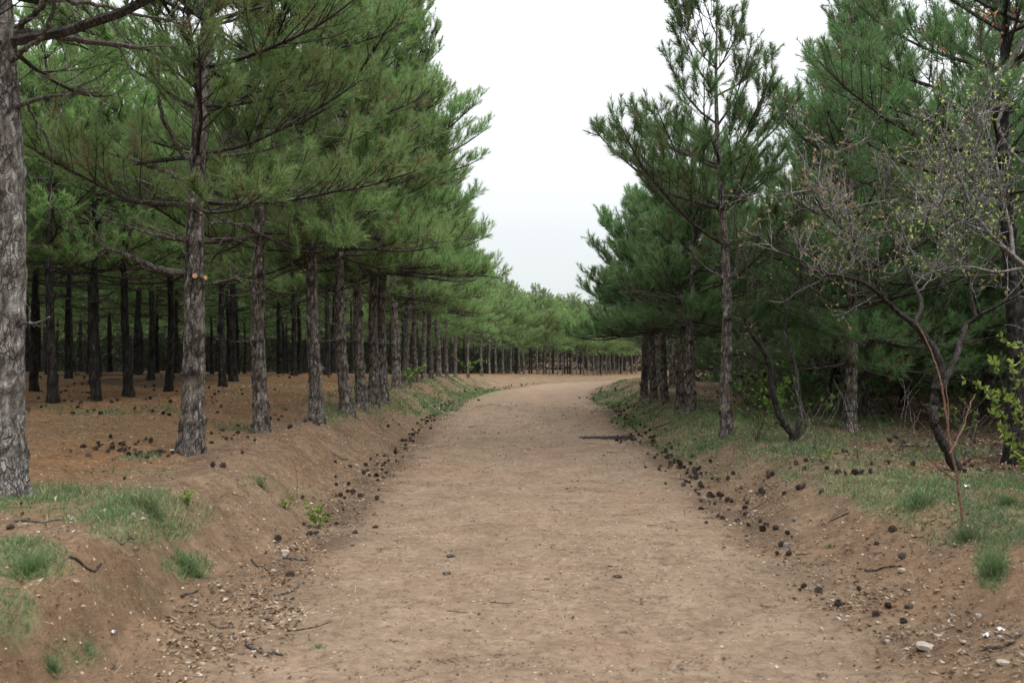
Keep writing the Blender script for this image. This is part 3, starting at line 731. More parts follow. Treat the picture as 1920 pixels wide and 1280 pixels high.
# visible limbs of the near pines
d = T2.location[1]
limb_part(T2, [(357, 512), (320, 510), (285, 500), (250, 484), (222, 472), (195, 462)], d, d - .35, .036, .016, 1, 7)
limb_part(T2, [(365, 345), (330, 330), (300, 318), (262, 305), (225, 292)], d, d + .4, .032, .014, 2, 6)
limb_part(T2, [(352, 300), (325, 260), (305, 225), (298, 170), (297, 110)], d - .05, d - .5, .026, .013, 3, 5)
limb_part(T2, [(388, 418), (410, 417), (450, 418), (480, 428)], d, d + .3, .013, .006, 4, 4)
limb_part(T2, [(350, 455), (320, 440), (290, 430), (240, 420)], d, d - .5, .014, .006, 14, 6)
d = T3.location[1]
limb_part(T3, [(480, 438), (455, 424), (425, 415), (395, 400)], d, d - .4, .028, .012, 5, 5)
limb_part(T3, [(478, 546), (460, 554), (435, 555), (410, 548)], d, d - .3, .014, .006, 6, 3)
d = T4.location[1]
limb_part(T4, [(590, 374), (625, 350), (660, 328), (700, 298), (740, 265), (790, 230)], d, d - .7, .045, .014, 7, 5)
limb_part(T4, [(578, 475), (555, 460), (530, 452), (505, 448)], d, d - .3, .022, .009, 8, 5)
limb_part(T4, [(580, 515), (560, 502), (535, 490), (534, 450)], d, d - .2, .014, .007, 9, 4)
limb_part(T4, [(575, 380), (550, 370), (520, 362), (500, 358)], d, d - .2, .022, .009, 10, 4)
d = T1.location[1]
limb_part(T1, [(30, 62), (90, 62), (150, 75), (210, 83), (265, 92)], d, d + .3, .034, .016, 11, 8)
limb_part(T1, [(30, 52), (62, 30), (82, 8), (100, -25)], d, d - .2, .024, .014, 12, 4)
limb_part(T1, [(18, 118), (45, 92), (78, 72), (95, 35), (105, -15)], d - .1, d - .35, .020, .010, 13, 5)
limb_part(T1, [(45, -5), (120, 2), (190, 8), (270, 30), (350, 48)], d, d + .6, .022, .008, 15, 9)
limb_part(T1, [(48, 190), (60, 215), (95, 270), (97, 330), (90, 375), (120, 410), (150, 435)], d, d + .9, .012, .005, 16, 5)
def local_stump(r, ang, z, rad, trunk_r, ln=.05):
    a = np.array([math.cos(ang), math.sin(ang), 0.05])
    stump(r, [a * trunk_r * .7 + [0, 0, z], a * (trunk_r + ln) + [0, 0, z]], rad)
local_stump(T2, -1.25, 1.76, .026, .100); local_stump(T2, -.55, 1.75, .024, .100); local_stump(T2, -1.0, 2.38, .016, .092)
local_stump(T3, -1.45, 2.1, .026, .085, .015)

# pines inside the left plantation
groups = {'near': ('dark shaded pine in the first rows inside the left plantation', 'pines just inside the left plantation'),
          'deep': ('dim pine trunk deep inside the left plantation', 'pines deep in the left plantation'),
          'bend': ('slim pine behind the outer row of the bend', 'pines behind the far bend row')}
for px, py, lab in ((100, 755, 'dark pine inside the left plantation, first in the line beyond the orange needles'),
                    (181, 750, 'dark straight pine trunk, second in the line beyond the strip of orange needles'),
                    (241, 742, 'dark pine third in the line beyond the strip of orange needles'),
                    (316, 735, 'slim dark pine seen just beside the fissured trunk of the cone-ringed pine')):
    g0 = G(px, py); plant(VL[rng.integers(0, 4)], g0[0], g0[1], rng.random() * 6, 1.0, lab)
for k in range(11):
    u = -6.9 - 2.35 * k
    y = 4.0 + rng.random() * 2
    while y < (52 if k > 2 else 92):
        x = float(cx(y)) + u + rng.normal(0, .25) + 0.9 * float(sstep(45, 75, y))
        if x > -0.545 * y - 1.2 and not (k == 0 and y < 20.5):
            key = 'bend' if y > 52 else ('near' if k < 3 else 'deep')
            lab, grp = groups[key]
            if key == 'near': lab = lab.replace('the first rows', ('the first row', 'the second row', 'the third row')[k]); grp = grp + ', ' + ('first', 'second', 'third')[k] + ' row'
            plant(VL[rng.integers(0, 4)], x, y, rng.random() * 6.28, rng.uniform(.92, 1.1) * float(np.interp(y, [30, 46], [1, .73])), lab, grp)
        y += 2.45 * rng.uniform(.75, 1.3) * (1.0 if y < 52 else 1.25)

# right-hand side
g0 = G(1363, 820); TS = plant(VS, g0[0], g0[1], 0.0, 1.0, 'lone slender pine at the front of the grassy verge on the right bank', tilt=-1.9)
for px, py, v, s, lab in ((1592, 806, VR[0], .95, 'bluish grey pine trunk in the shade right of the forked dark stems'),
                          (1902, 872, VT, 1.03, 'tall pine with dark trunk behind the leafy shrub, overhanging branches with rusty dead leaves'),
                          (1208, 748, VB[0], .92, 'first pine at the inner corner of the bend'),
                          (1226, 752, VB[1], .95, 'dark pine second from the inner corner of the bend'),
                          (1246, 757, VB[0], .93, 'dark pine third from the inner corner of the bend'),
                          (1274, 764, VB[1], .95, 'dark pine fourth from the inner corner of the bend'),
                          (1296, 770, VB[0], .97, 'dark pine fifth from the inner corner, left of the lone slender pine')):
    g0 = G(px, py)
    t = plant(v, g0[0], g0[1], rng.random() * 6.28, s, lab)
    if px == 1902: TR = t
rg = {'in': ('dark pine crowding the right-hand plantation behind the verge', 'pines in the right plantation'),
      'bend': ('pine along the hidden inner side of the bend', 'pines on the inside of the bend')}
for y0 in np.arange(23.5, 60, 2.4):
    x = max(float(cx(y0)) + 3.3, (1212 - 960) / F_PX * y0) + rng.uniform(0, .25)
    plant(VBL if y0 > 28 else VB[rng.integers(0, 2)], x, y0, rng.random() * 6.28, rng.uniform(.92, 1.05), *rg['bend'])
for k in range(9):
    u = 5.6 + 2.2 * k
    y = 7 + rng.random() * 2
    while y < 30:
        x = 0.25 + u + rng.normal(0, .3) + 0.25 * max(0, y - 24)
        if x < 0.545 * y + 1.3 and y > (16.5 if k == 0 else 13.5) and abs(x / y - .339) > .012:
            plant(VLR[rng.integers(0, 2)] if y > 17 else VR[rng.integers(0, 2)], x, y, rng.random() * 6.28, rng.uniform(.9, 1.12) * (.80 if .215 < x / y < .315 else 1.0), *rg['in'])
        y += 2.5 * rng.uniform(.75, 1.3)

# the woods beyond, one mass
def mass(name, spots, label):
    g = Geo()
    def pull(me, mat_map, M):
        n = len(me.vertices); v = np.empty(n * 3, np.float32); me.vertices.foreach_get('co', v); v = v.reshape(-1, 3)
        t = np.empty(n, np.float32); me.attributes['tone'].data.foreach_get('value', t)
        return v, t
    parts = []
    for key in ('trunk', 'crown'):
        me = VF[key]; v, t = pull(me, None, None)
        ls = np.empty(len(me.polygons), np.int32); me.polygons.foreach_get('loop_start', ls)
        lt = np.empty(len(me.polygons), np.int32); me.polygons.foreach_get('loop_total', lt)
        lv = np.empty(len(me.loops), np.int32); me.loops.foreach_get('vertex_index', lv)
        mi = np.empty(len(me.polygons), np.int32); me.polygons.foreach_get('material_index', mi)
        fs = []
        for k in (3, 4):
            for mm in (0, 1):
                s = np.nonzero((lt == k) & (mi == mm))[0]
                if len(s): fs.append((lv[ls[s][:, None] + np.arange(k)[None, :]], 2 if key == 'trunk' else mm))
        parts.append((v, t, fs))
    # one whole tree as a mesh, set out over the spots with geometry nodes
    for v, t, fs in parts:
        n0 = g.n; g.v.append(v); g.att.append(t); g.n += len(v)
        for f, mm in fs: g.f.append((f + n0, mm))
    x, y, rz, sc_ = spots[0]
    src = put('pine_tree', g.mesh('pine_tree', [M_NEEDLE_SHADE, M_TWIG, M_BARK_SHADE]), None, (x, y, float(height(x, y)) - .03))
    src.rotation_euler = (0, 0, rz)
    tag(src, 'dark far pine at the edge of the distant wood', 'tree')
    pts = bpy.data.meshes.new(name)
    xy = np.array(spots[1:]); co = np.stack([xy[:, 0], xy[:, 1], height(xy[:, 0], xy[:, 1]) - .03], 1)
    pts.vertices.add(len(co)); pts.vertices.foreach_set('co', co.astype(np.float32).ravel())
    for nm, arr in (('turn', xy[:, 2]), ('size', xy[:, 3])):
        a = pts.attributes.new(nm, 'FLOAT', 'POINT'); a.data.foreach_set('value', arr.astype(np.float32))
    ob = put(name, pts)
    ng = bpy.data.node_groups.new('wood', 'GeometryNodeTree')
    ng.interface.new_socket('Geometry', in_out='INPUT', socket_type='NodeSocketGeometry')
    ng.interface.new_socket('Geometry', in_out='OUTPUT', socket_type='NodeSocketGeometry')
    N, L = ng.nodes, ng.links
    gi, go = N.new('NodeGroupInput'), N.new('NodeGroupOutput')
    oi = N.new('GeometryNodeObjectInfo'); oi.inputs['Object'].default_value = src; oi.transform_space = 'ORIGINAL'
    iop = N.new('GeometryNodeInstanceOnPoints')
    at = N.new('GeometryNodeInputNamedAttribute'); at.data_type = 'FLOAT'; at.inputs['Name'].default_value = 'turn'
    az = N.new('GeometryNodeInputNamedAttribute'); az.data_type = 'FLOAT'; az.inputs['Name'].default_value = 'size'
    cb = N.new('ShaderNodeCombineXYZ'); L.new(at.outputs['Attribute'], cb.inputs[2])
    L.new(gi.outputs[0], iop.inputs['Points']); L.new(oi.outputs['Geometry'], iop.inputs['Instance'])
    L.new(cb.outputs[0], iop.inputs['Rotation']); L.new(az.outputs['Attribute'], iop.inputs['Scale'])
    L.new(iop.outputs[0], go.inputs[0])
    md = ob.modifiers.new('wood', 'NODES'); md.node_group = ng
    tag(ob, label, kind='stuff')
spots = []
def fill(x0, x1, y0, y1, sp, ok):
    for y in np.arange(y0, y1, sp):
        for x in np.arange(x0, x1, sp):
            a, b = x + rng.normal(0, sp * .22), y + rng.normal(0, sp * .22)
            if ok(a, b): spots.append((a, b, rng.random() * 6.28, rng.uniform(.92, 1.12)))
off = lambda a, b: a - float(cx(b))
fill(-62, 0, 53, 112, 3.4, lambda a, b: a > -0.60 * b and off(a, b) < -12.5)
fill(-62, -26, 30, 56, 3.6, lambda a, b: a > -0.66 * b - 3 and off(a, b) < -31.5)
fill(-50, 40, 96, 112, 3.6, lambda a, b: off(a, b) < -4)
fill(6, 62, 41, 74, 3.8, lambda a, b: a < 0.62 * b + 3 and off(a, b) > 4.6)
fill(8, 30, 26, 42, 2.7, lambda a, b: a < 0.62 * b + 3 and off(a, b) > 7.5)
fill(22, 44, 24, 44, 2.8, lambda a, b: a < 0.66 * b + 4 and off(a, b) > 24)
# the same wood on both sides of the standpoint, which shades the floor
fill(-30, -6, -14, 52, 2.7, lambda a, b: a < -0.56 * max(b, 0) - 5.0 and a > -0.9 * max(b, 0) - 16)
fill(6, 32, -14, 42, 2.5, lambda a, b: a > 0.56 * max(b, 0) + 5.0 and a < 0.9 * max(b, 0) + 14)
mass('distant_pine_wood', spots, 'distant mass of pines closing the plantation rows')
print('far trees', len(spots))

# ------------------------------------------------------------------ bare broadleaved trees, sapling, shrubs
def spline(pts, per=5):
    pts = np.asarray(pts, float); n = len(pts)
    t = np.linspace(0, n - 1, per * (n - 1) + 1); k = np.minimum(t.astype(int), n - 2); f = (t - k)[:, None]
    p0 = pts[np.maximum(k - 1, 0)]; p1 = pts[k]; p2 = pts[k + 1]; p3 = pts[np.minimum(k + 2, n - 1)]
    return 0.5 * (2 * p1 + (p2 - p0) * f + (2 * p0 - 5 * p1 + 4 * p2 - p3) * f**2 + (3 * p1 - p0 - 3 * p2 + p3) * f**3)
def leaves(g, B, D, size, rng, tone, mat=0, fold=0.25):
    """small pointed leaves, two triangles each side of a folded midrib"""
    N = len(B)
    U = norm(np.cross(D, rng.normal(0, 1, (N, 3)))); Nn = norm(np.cross(U, D))
    L = size * rng.uniform(.6, 1.2, N)[:, None]
    b = B; m = B + D * L * .5; t = B + D * L - Nn * L * .12
    l = m + U * L * .28 + Nn * L * fold * .5; r_ = m - U * L * .28 + Nn * L * fold * .5
    V = np.stack([b, r_, t, l], 1).reshape(-1, 3)
    i = np.arange(N)[:, None] * 4
    f = np.concatenate([i + np.array([[0, 1, 2]]), i + np.array([[0, 2, 3]])])
    g.add(V, f, mat, np.repeat(np.clip(tone, 0, 1), 4))
def bare_tree(name, loc_pt, stems, label, seed, mat_main, mat_twig, levels=(9, 5, 4), lens=(.9, .45, .2), bud=None, bud_n=1, bud_size=.02, bud_tone=.3, up=.5, group=None):
    """stems: list of (points, r0, r1, is_limb)"""
    rng = np.random.default_rng(seed)
    r = root(name, tuple(loc_pt), label, 'tree', group)
    lp = np.asarray(loc_pt)
    gt = Geo(); gw = Geo(); gb = Geo()
    for pts, r0, r1, n1 in stems:
        q = spline(np.asarray(pts) - lp); m = len(q)
        q[1:] += rng.normal(0, r1 * .25, (m - 1, 3))
        g = gt if n1 == 0 else Geo()
        rad = np.linspace(r0, r1, m) * rng.uniform(.93, 1.09, m)
        if n1 == 0: rad = rad * (1 + 0.45 * np.exp(-np.linspace(0, 6, m)))
        tubes(g, q[None], rad[None], 12 if n1 == 0 else 7, 0, 0.0)
        if n1 == 0: continue
        put('limb', g.mesh('limb', mat_main, smooth=True), r)
        P_, R_ = q[None], np.array([r1 * 1.1])
        for lv, (nb, ln) in enumerate(zip(levels, lens)):
            n = nb * len(P_) if lv else n1
            ii = rng.integers(0, len(P_), n) if lv else np.zeros(n, int)
            p, d = along(P_, ii, rng.uniform(.12 if lv else .2, 1, n))
            dd = norm(d * .65 + rng.normal(0, .62, (n, 3)) + np.array([0, 0, up * .5]))
            l = ln * rng.uniform(.5, 1.3, n)
            mm = (7, 6, 4)[lv]
            T = grow(p, dd, l, rng.uniform(-.1, .8, n) * up * 1.4, mm, (.16, .2, .2)[lv], rng)
            rr = np.full(n, (max(r1 * .6, .006), .0042, .0026)[lv])
            tubes(gw, T, rr[:, None] * np.linspace(1, .5, mm)[None], (5, 4, 3)[lv], 0, rng.uniform(0, .2))
            P_ = T
        if bud:
            tips = P_[:, -1]; td = norm(P_[:, -1] - P_[:, -2])
            sel = rng.random(len(tips)) < bud
            B = np.repeat(tips[sel], bud_n, 0); Dd = norm(np.repeat(td[sel], bud_n, 0) + rng.normal(0, .7, (sel.sum() * bud_n, 3)))
            px, _ = topix(*(B + lp).T)
            tone = bud_tone(px) if callable(bud_tone) else np.full(len(B), bud_tone)
            leaves(gb, B, Dd, bud_size, rng, tone + rng.normal(0, .12, len(B)))
    if gt.n: put('trunk', gt.mesh('trunk', mat_main, smooth=True), r)
    tag(put('twigs', gw.mesh('twigs', mat_twig), r), kind='stuff')
    if gb.n: put('foliage', gb.mesh('buds', M_BUD), r)
    return r
def PX(pts, d0, d1):
    return [P(a, b, d) for (a, b), d in zip(pts, np.linspace(d0, d1, len(pts)))]

b0 = G(1797, 884); d = b0[1]
stA = [([b0 - [0, 0, .1]] + PX([(1790, 868), (1768, 828), (1753, 792), (1751, 760), (1757, 726)], d, d), .047, .038, 0),
       (PX([(1757, 730), (1766, 697), (1754, 660), (1733, 632), (1712, 604)], d, d - .1), .042, .033, 0),
       (PX([(1756, 732), (1785, 690), (1800, 645), (1814, 606)], d, d + .3), .034, .026, 0),
       (PX([(1712, 606), (1680, 582), (1650, 553), (1625, 533), (1590, 520), (1545, 512), (1500, 488), (1450, 470)], d - .1, d - .8), .027, .007, 17),
       (PX([(1714, 606), (1728, 575), (1720, 545), (1706, 515), (1688, 482), (1672, 440), (1660, 380), (1668, 320)], d - .1, d + .5), .024, .006, 16),
       (PX([(1655, 556), (1640, 522), (1618, 488), (1598, 440), (1590, 390), (1570, 330), (1560, 280)], d - .3, d - .3), .019, .005, 18),
       (PX([(1600, 445), (1570, 420), (1540, 390), (1520, 350)], d - .3, d - .7), .010, .004, 12),
       (PX([(1690, 485), (1720, 450), (1742, 400), (1752, 340), (1748, 270)], d + .1, d), .012, .004, 13),
       (PX([(1814, 608), (1838, 590), (1868, 574), (1905, 555), (1960, 530)], d + .3, d), .022, .010, 9),
       (PX([(1830, 594), (1822, 560), (1814, 490), (1812, 420), (1800, 350), (1790, 300)], d + .3, d + .6), .020, .006, 13)]
tan = lambda px: np.where(px < 1660, .30, .62)
bare_tree('bare_tree', b0, stA, 'leaning bare tree with forked dark trunk, tan buds just opening, behind the sapling', 5, M_DECID, M_PALE, (7, 3, 3), (.50, .26, .13), bud=.8, bud_n=3, bud_size=.032, bud_tone=tan)
d = 8.6
bz = float(height(5.05, 8.9)); b1 = np.array([5.05, 8.9, bz])
stB = [([b1 - [0, 0, .1], np.array([5.0, 8.85, bz + .8]), np.array([4.85, 8.75, 2.1])] + PX([(1925, 500)], d, d), .045, .026, 0),
       (PX([(1930, 505), (1888, 470), (1850, 432), (1822, 388), (1798, 330), (1775, 275), (1762, 235)], d, d - .3), .024, .006, 20),
       (PX([(1850, 435), (1800, 415), (1760, 390), (1730, 350)], d - .1, d - .5), .012, .004, 14),
       (PX([(1900, 480), (1895, 430), (1880, 370), (1868, 300), (1850, 240)], d, d + .4), .018, .005, 16),
       (PX([(1925, 500), (1870, 510), (1820, 500), (1770, 500), (1720, 485)], d, d - .2), .014, .004, 13),
       (PX([(1798, 332), (1820, 300), (1835, 250), (1830, 210)], d - .2, d - .3), .011, .004, 12)]
bare_tree('bare_tree', b1, stB, 'bare tree with pale grey twigs and yellow-green buds reaching in above the leafy shrub', 6, M_PALE, M_PALE, (7, 3, 3), (.46, .25, .12), bud=.7, bud_n=2, bud_size=.032, bud_tone=.8)
b2 = G(1490, 832); d = b2[1]
stC = [([b2 - [0, 0, .1]] + PX([(1486, 815), (1466, 785), (1449, 735), (1444, 690), (1431, 655), (1408, 624)], d, d - .3), .044, .024, 0),
       ([b2 - [-.02, -.02, .1]] + PX([(1495, 815), (1502, 770), (1496, 720), (1490, 680), (1470, 620)], d, d + .3), .034, .017, 0),
       (PX([(1408, 626), (1395, 590), (1402, 540), (1395, 480)], d - .3, d - .5), .02, .006, 10),
       (PX([(1472, 622), (1480, 570), (1500, 520), (1496, 450)], d + .3, d + .2), .018, .006, 11),
       (PX([(1446, 735), (1420, 700), (1385, 685), (1350, 660)], d, d - .4), .012, .004, 8)]
bare_tree('bare_tree', b2, stC, 'dark bare tree forked low into two stems, right of the lone slender pine', 7, M_BARK_SHADE, M_TWIG, (8, 4, 3), (.5, .3, .15), bud=.25, bud_n=2, bud_size=.025, bud_tone=.7)

# sapling and dry shoots on the right verge
def stem_plant(name, pts_list, label, cat, mat, r0=.007, leaf=None, seed=0, group=None, leaf_mat=None, loc=None):
    rng = np.random.default_rng(seed)
    lp = np.asarray(pts_list[0][0]) if loc is None else np.asarray(loc)
    r = root(name, tuple(lp), label, cat, group)
    gl = Geo()
    for k, pts in enumerate(pts_list):
        q = spline(np.asarray(pts) - lp); m = len(q)
        q[1:] += rng.normal(0, .0025, (m - 1, 3))
        g = Geo(); rr = r0 * (1 if k == 0 else .65)
        tubes(g, q[None], (np.linspace(rr, rr * .35, m))[None], 6, 0, .05)
        put('stem' if k == 0 else 'shoot', g.mesh('stem', mat), r)
        if leaf:
            n, size, tone = leaf
            p, dd = along(q[None], np.zeros(n, int), rng.uniform(.25, 1, n))
            B = np.repeat(p, 3, 0); D = norm(np.repeat(dd, 3, 0) * .5 + rng.normal(0, .7, (3 * n, 3)) + [0, 0, .2])
            leaves(gl, B, D, size, rng, tone + rng.normal(0, .18, 3 * n))
    if gl.n: put('foliage', gl.mesh('foliage', leaf_mat or M_LEAF), r)
    return r
gs = G(1806, 988); d = gs[1]
stem_plant('sapling', [[gs - [0, 0, .05]] + PX([(1803, 960), (1796, 908), (1781, 832), (1776, 790), (1768, 735), (1757, 690), (1742, 650), (1719, 606)], d, d + .1),
                       PX([(1782, 838), (1778, 800), (1777, 760), (1774, 722)], d, d),
                       PX([(1781, 850), (1800, 815), (1818, 762), (1828, 738)], d, d + .2),
                       PX([(1795, 900), (1765, 880), (1725, 838), (1713, 776)], d, d - .1)],
           'thin reddish sapling stem without leaves standing on the grassy verge', 'sapling', M_SAP, .011, seed=1)
gs = G(1790, 868); d = gs[1]
stem_plant('dry_shoot', [[gs] + PX([(1770, 845), (1745, 812), (1724, 790), (1712, 770)], d, d)], 'pale dry shoot slanting up left of the leaning bare tree', 'shoot', M_DEAD, .006, seed=2)
gs = G(1808, 872); d = gs[1]
stem_plant('dry_shoot', [[gs] + PX([(1808, 850), (1812, 822), (1824, 795), (1834, 766)], d, d)], 'upright dry shoot right of the leaning bare tree', 'shoot', M_DEAD, .007, seed=3)
gs = G(1697, 858); d = gs[1]
stem_plant('dry_shoot', [[gs] + PX([(1690, 835), (1682, 805), (1668, 780)], d, d)], 'short dry shoot left of the leaning bare tree', 'shoot', M_DEAD, .006, seed=4)
rngs = np.random.default_rng(77)
for k in range(26):
    x0 = rngs.uniform(1500, 1900); y0 = rngs.uniform(832, 868); g_ = G(x0, y0); dd = g_[1]
    dx = rngs.uniform(-70, 70); h = rngs.uniform(50, 150)
    stem_plant('dry_shoot', [[g_] + PX([(x0 + dx * .3, y0 - h * .4), (x0 + dx * .6 + rngs.normal(0, 8), y0 - h * .75), (x0 + dx, y0 - h)], dd, dd + rngs.uniform(-.4, .6)),
                             PX([(x0 + dx * .6, y0 - h * .7), (x0 + dx * .6 + rngs.uniform(-40, 40), y0 - h * 1.05)], dd, dd)],
               'thin dry weed stalk in the shade beyond the right verge', 'stalk', M_DEAD, .0045, seed=80 + k, group='dry stalks beyond the right verge')
# leafy shrub at the right
d = 6.2
bs = np.array([3.42, 6.2, float(height(3.42, 6.2))])
tips = [[(1935, 860), (1900, 812), (1872, 768), (1842, 725), (1796, 706)], [(1935, 870), (1910, 800), (1890, 750), (1868, 690), (1860, 672)], [(1940, 850), (1925, 780), (1905, 720), (1895, 680)],
        [(1940, 830), (1915, 770), (1880, 735), (1842, 748)], [(1938, 880), (1905, 830), (1880, 800), (1862, 775)], [(1940, 900), (1905, 850), (1885, 820), (1870, 792)],
        [(1945, 820), (1935, 740), (1925, 680), (1915, 640)], [(1950, 800), (1930, 700), (1900, 650), (1870, 628)], [(1945, 860), (1925, 820), (1915, 760), (1918, 700)],
        [(1945, 920), (1925, 880), (1905, 850), (1895, 830)], [(1950, 850), (1940, 790), (1930, 730), (1935, 690)]]
stem_plant('leafy_shrub', [[bs] + PX(t, d, d + rngs.uniform(-.35, .25)) for t in tips], 'bright yellow-green leafy shrub in front of the dark pine trunk', 'shrub', M_TWIG, .006, leaf=(16, .045, .5), seed=9, loc=bs)
# green bushes in the shade
for px, py, h, n, lab in ((1420, 790, 130, 7, 'small yellow-green bush in the shade just right of the lone slender pine'), (1455, 800, 90, 6, 'low leafy bush at the left foot of the dark forked bare tree'),
                          (1275, 745, 60, 4, 'small leafy bush between the dark pines at the bend'), (770, 730, 60, 5, 'small leafy bush between trunks of the left row'), (878, 712, 60, 5, 'leafy bush in the left row near the bend')):
    g_ = G(px, py); dd = g_[1]
    stem_plant('bush', [[g_] + PX([(px + a * .3, py - h * .5), (px + a, py - h * b_)], dd, dd + c_) for a, b_, c_ in zip(rngs.uniform(-45, 45, n), rngs.uniform(.5, 1.1, n), rngs.uniform(-.4, .4, n))],
               lab, 'bush', M_TWIG, .006, leaf=(9, .055 if px > 900 else .08, .1), seed=int(px), loc=g_)
for k in range(15):
    px, py = rngs.uniform(1390, 1900), rngs.uniform(762, 836); g_ = G(px, py); dd = g_[1]; h = rngs.uniform(60, 150); n = 9
    stem_plant('bush', [[g_] + PX([(px + a * .4, py - h * b_ * .5), (px + a, py - h * b_), (px + a * 1.5, py - h * b_ * 1.15)], dd, dd + c_) for a, b_, c_ in zip(rngs.uniform(-70, 70, n), rngs.uniform(.4, 1.1, n), rngs.uniform(-.8, .8, n))],
               'straggly bush of dark twigs and few leaves in the shade of the right plantation', 'bush', M_TWIG, .006, leaf=(7, .05, -.2), seed=300 + k, loc=g_, group='straggly bushes in the right plantation')
# fresh plants on the left bank
def herb(px, py, n, h, size, tone, lab, name='green_plant', seed=0, spread=30):
    g_ = G(px, py); rr = np.random.default_rng(seed)
    L = []
    for _ in range(n):
        a = rr.uniform(-1, 1) * spread; hh = h * rr.uniform(.5, 1.1)
        L.append([g_ - [0, 0, .01]] + PX([(px + a * .5, py - hh * .6), (px + a, py - hh)], g_[1], g_[1] + rr.uniform(-.12, .12)))
    stem_plant(name, L, lab, 'plant', M_TWIG, .0025, leaf=(6, size, tone), seed=seed, loc=g_)
herb(597, 992, 9, 48, .035, .35, 'bright green leafy plant on the foot of the left bank', seed=31, spread=26)
herb(536, 956, 4, 22, .028, .3, 'small yellow-green plant just up the left bank from the bright leafy one', seed=32, spread=14)
herb(352, 952, 4, 40, .030, .3, 'pale green sprig at the right end of the grass patch under the closest pine', seed=33, spread=18)
herb(1545, 870, 4, 26, .03, .3, 'small green plant among the cones on the right verge', seed=34, spread=18)
stem_plant('dry_shoot', [[G(557, 935)] + PX([(557, 905), (555, 880), (545, 858)], G(557, 935)[1], G(557, 935)[1])], 'thin dry stalk standing on the left bank above the bright leafy plant', 'shoot', M_TWIG, .003, seed=35)

# rusty dead leaves and a dark limb on the pine at the right
dR = TR.location[1]
limb_part(TR, [(1915, 80), (1890, 125), (1860, 155), (1815, 180), (1770, 200), (1735, 225)], dR, dR - 1.2, .034, .010, 41, 9)
limb_part(TR, [(1912, 40), (1870, 20), (1820, -5), (1790, -20)], dR, dR - .7, .03, .012, 42, 7)
limb_part(TR, [(1905, 160), (1880, 200), (1870, 240), (1900, 290), (1935, 320)], dR, dR - 1.5, .022, .010, 43, 6)
g = Geo(); rr = np.random.default_rng(44)
cl = np.array([P(a + rr.normal(0, 8), b + rr.normal(0, 8), dR - rr.uniform(.3, 1.1)) for a, b in ((1905, 20), (1868, 30), (1848, 22), (1765, 78), (1842, 208), (1815, 222), (1908, 130), (1895, 55)) for _ in range(5)])
leaves(g, cl, norm(rr.normal(0, 1, cl.shape) - [0, 0, .6]), .06, rr, rr.uniform(.2, .7, len(cl)))
M_RUST = leafy('rusty_leaves', [(0, (.30, .10, .04)), (1, (.45, .18, .07))], .3)
o = put('dead_leaves', g.mesh('dead_leaves', M_RUST), TR); bpy.context.view_layer.update(); o.matrix_parent_inverse = TR.matrix_world.inverted()

# ------------------------------------------------------------------ grass
rng = np.random.default_rng(51)
def scatter(n, x0, x1, y0, y1, fn):
    x = rng.uniform(x0, x1, n); y = y0 * (y1 / y0) ** rng.random(n)
    z = height(x, y); k = rng.random(n) < fn(x, y, z)
    return x[k], y[k], z[k]
gx_, gy_, gz_ = scatter(1100000, -7, 8, 3.6, 34, lambda x, y, z: grass_mask(x, y, z) * np.where(np.abs(x - cx(y)) < 1.55, 0, 1))
keep = rng.random(len(gx_)) < 0.66; gx_, gy_, gz_ = gx_[keep], gy_[keep], gz_[keep]
N = len(gx_); print('blades', N)
B = np.stack([gx_, gy_, gz_ - .01], 1)
clump = fbm(gx_ * 4, gy_ * 4, 2)
hgt = (0.022 + 0.085 * clump ** 1.3) * rng.uniform(.5, 1.35, N)
D = norm(np.stack([rng.normal(0, .45, N), rng.normal(0, .45, N), np.ones(N)], 1))
sidev = norm(np.cross(D, rng.normal(0, 1, (N, 3)))) * (np.maximum(0.0022, 0.00042 * gy_))[:, None]
bend = np.stack([rng.normal(0, .5, N), rng.normal(0, .5, N), -.15 * np.ones(N)], 1)
mid = B + D * (hgt * .6)[:, None]; tip = mid + norm(D + bend) * (hgt * .5)[:, None]
V = np.stack([B - sidev, B + sidev, mid + sidev * .7, mid - sidev * .7, tip], 1).reshape(-1, 3)
i = np.arange(N)[:, None] * 5
g = Geo(); g.add(V, i + np.array([[0, 1, 2, 3]]), 0, np.repeat(np.clip(.5 + .35 * (fbm(gx_ * 1.3 + 5, gy_ * 1.3, 2) - .5) * 2 + rng.normal(0, .12, N) - .5 * (rng.random(N) < .07), 0, 1), 5))
g.f.append((i + np.array([[3, 2, 4]]), 0))
tag(put('grass', g.mesh('grass', M_GRASS)), 'short green grass growing in patches on the banks', kind='stuff')
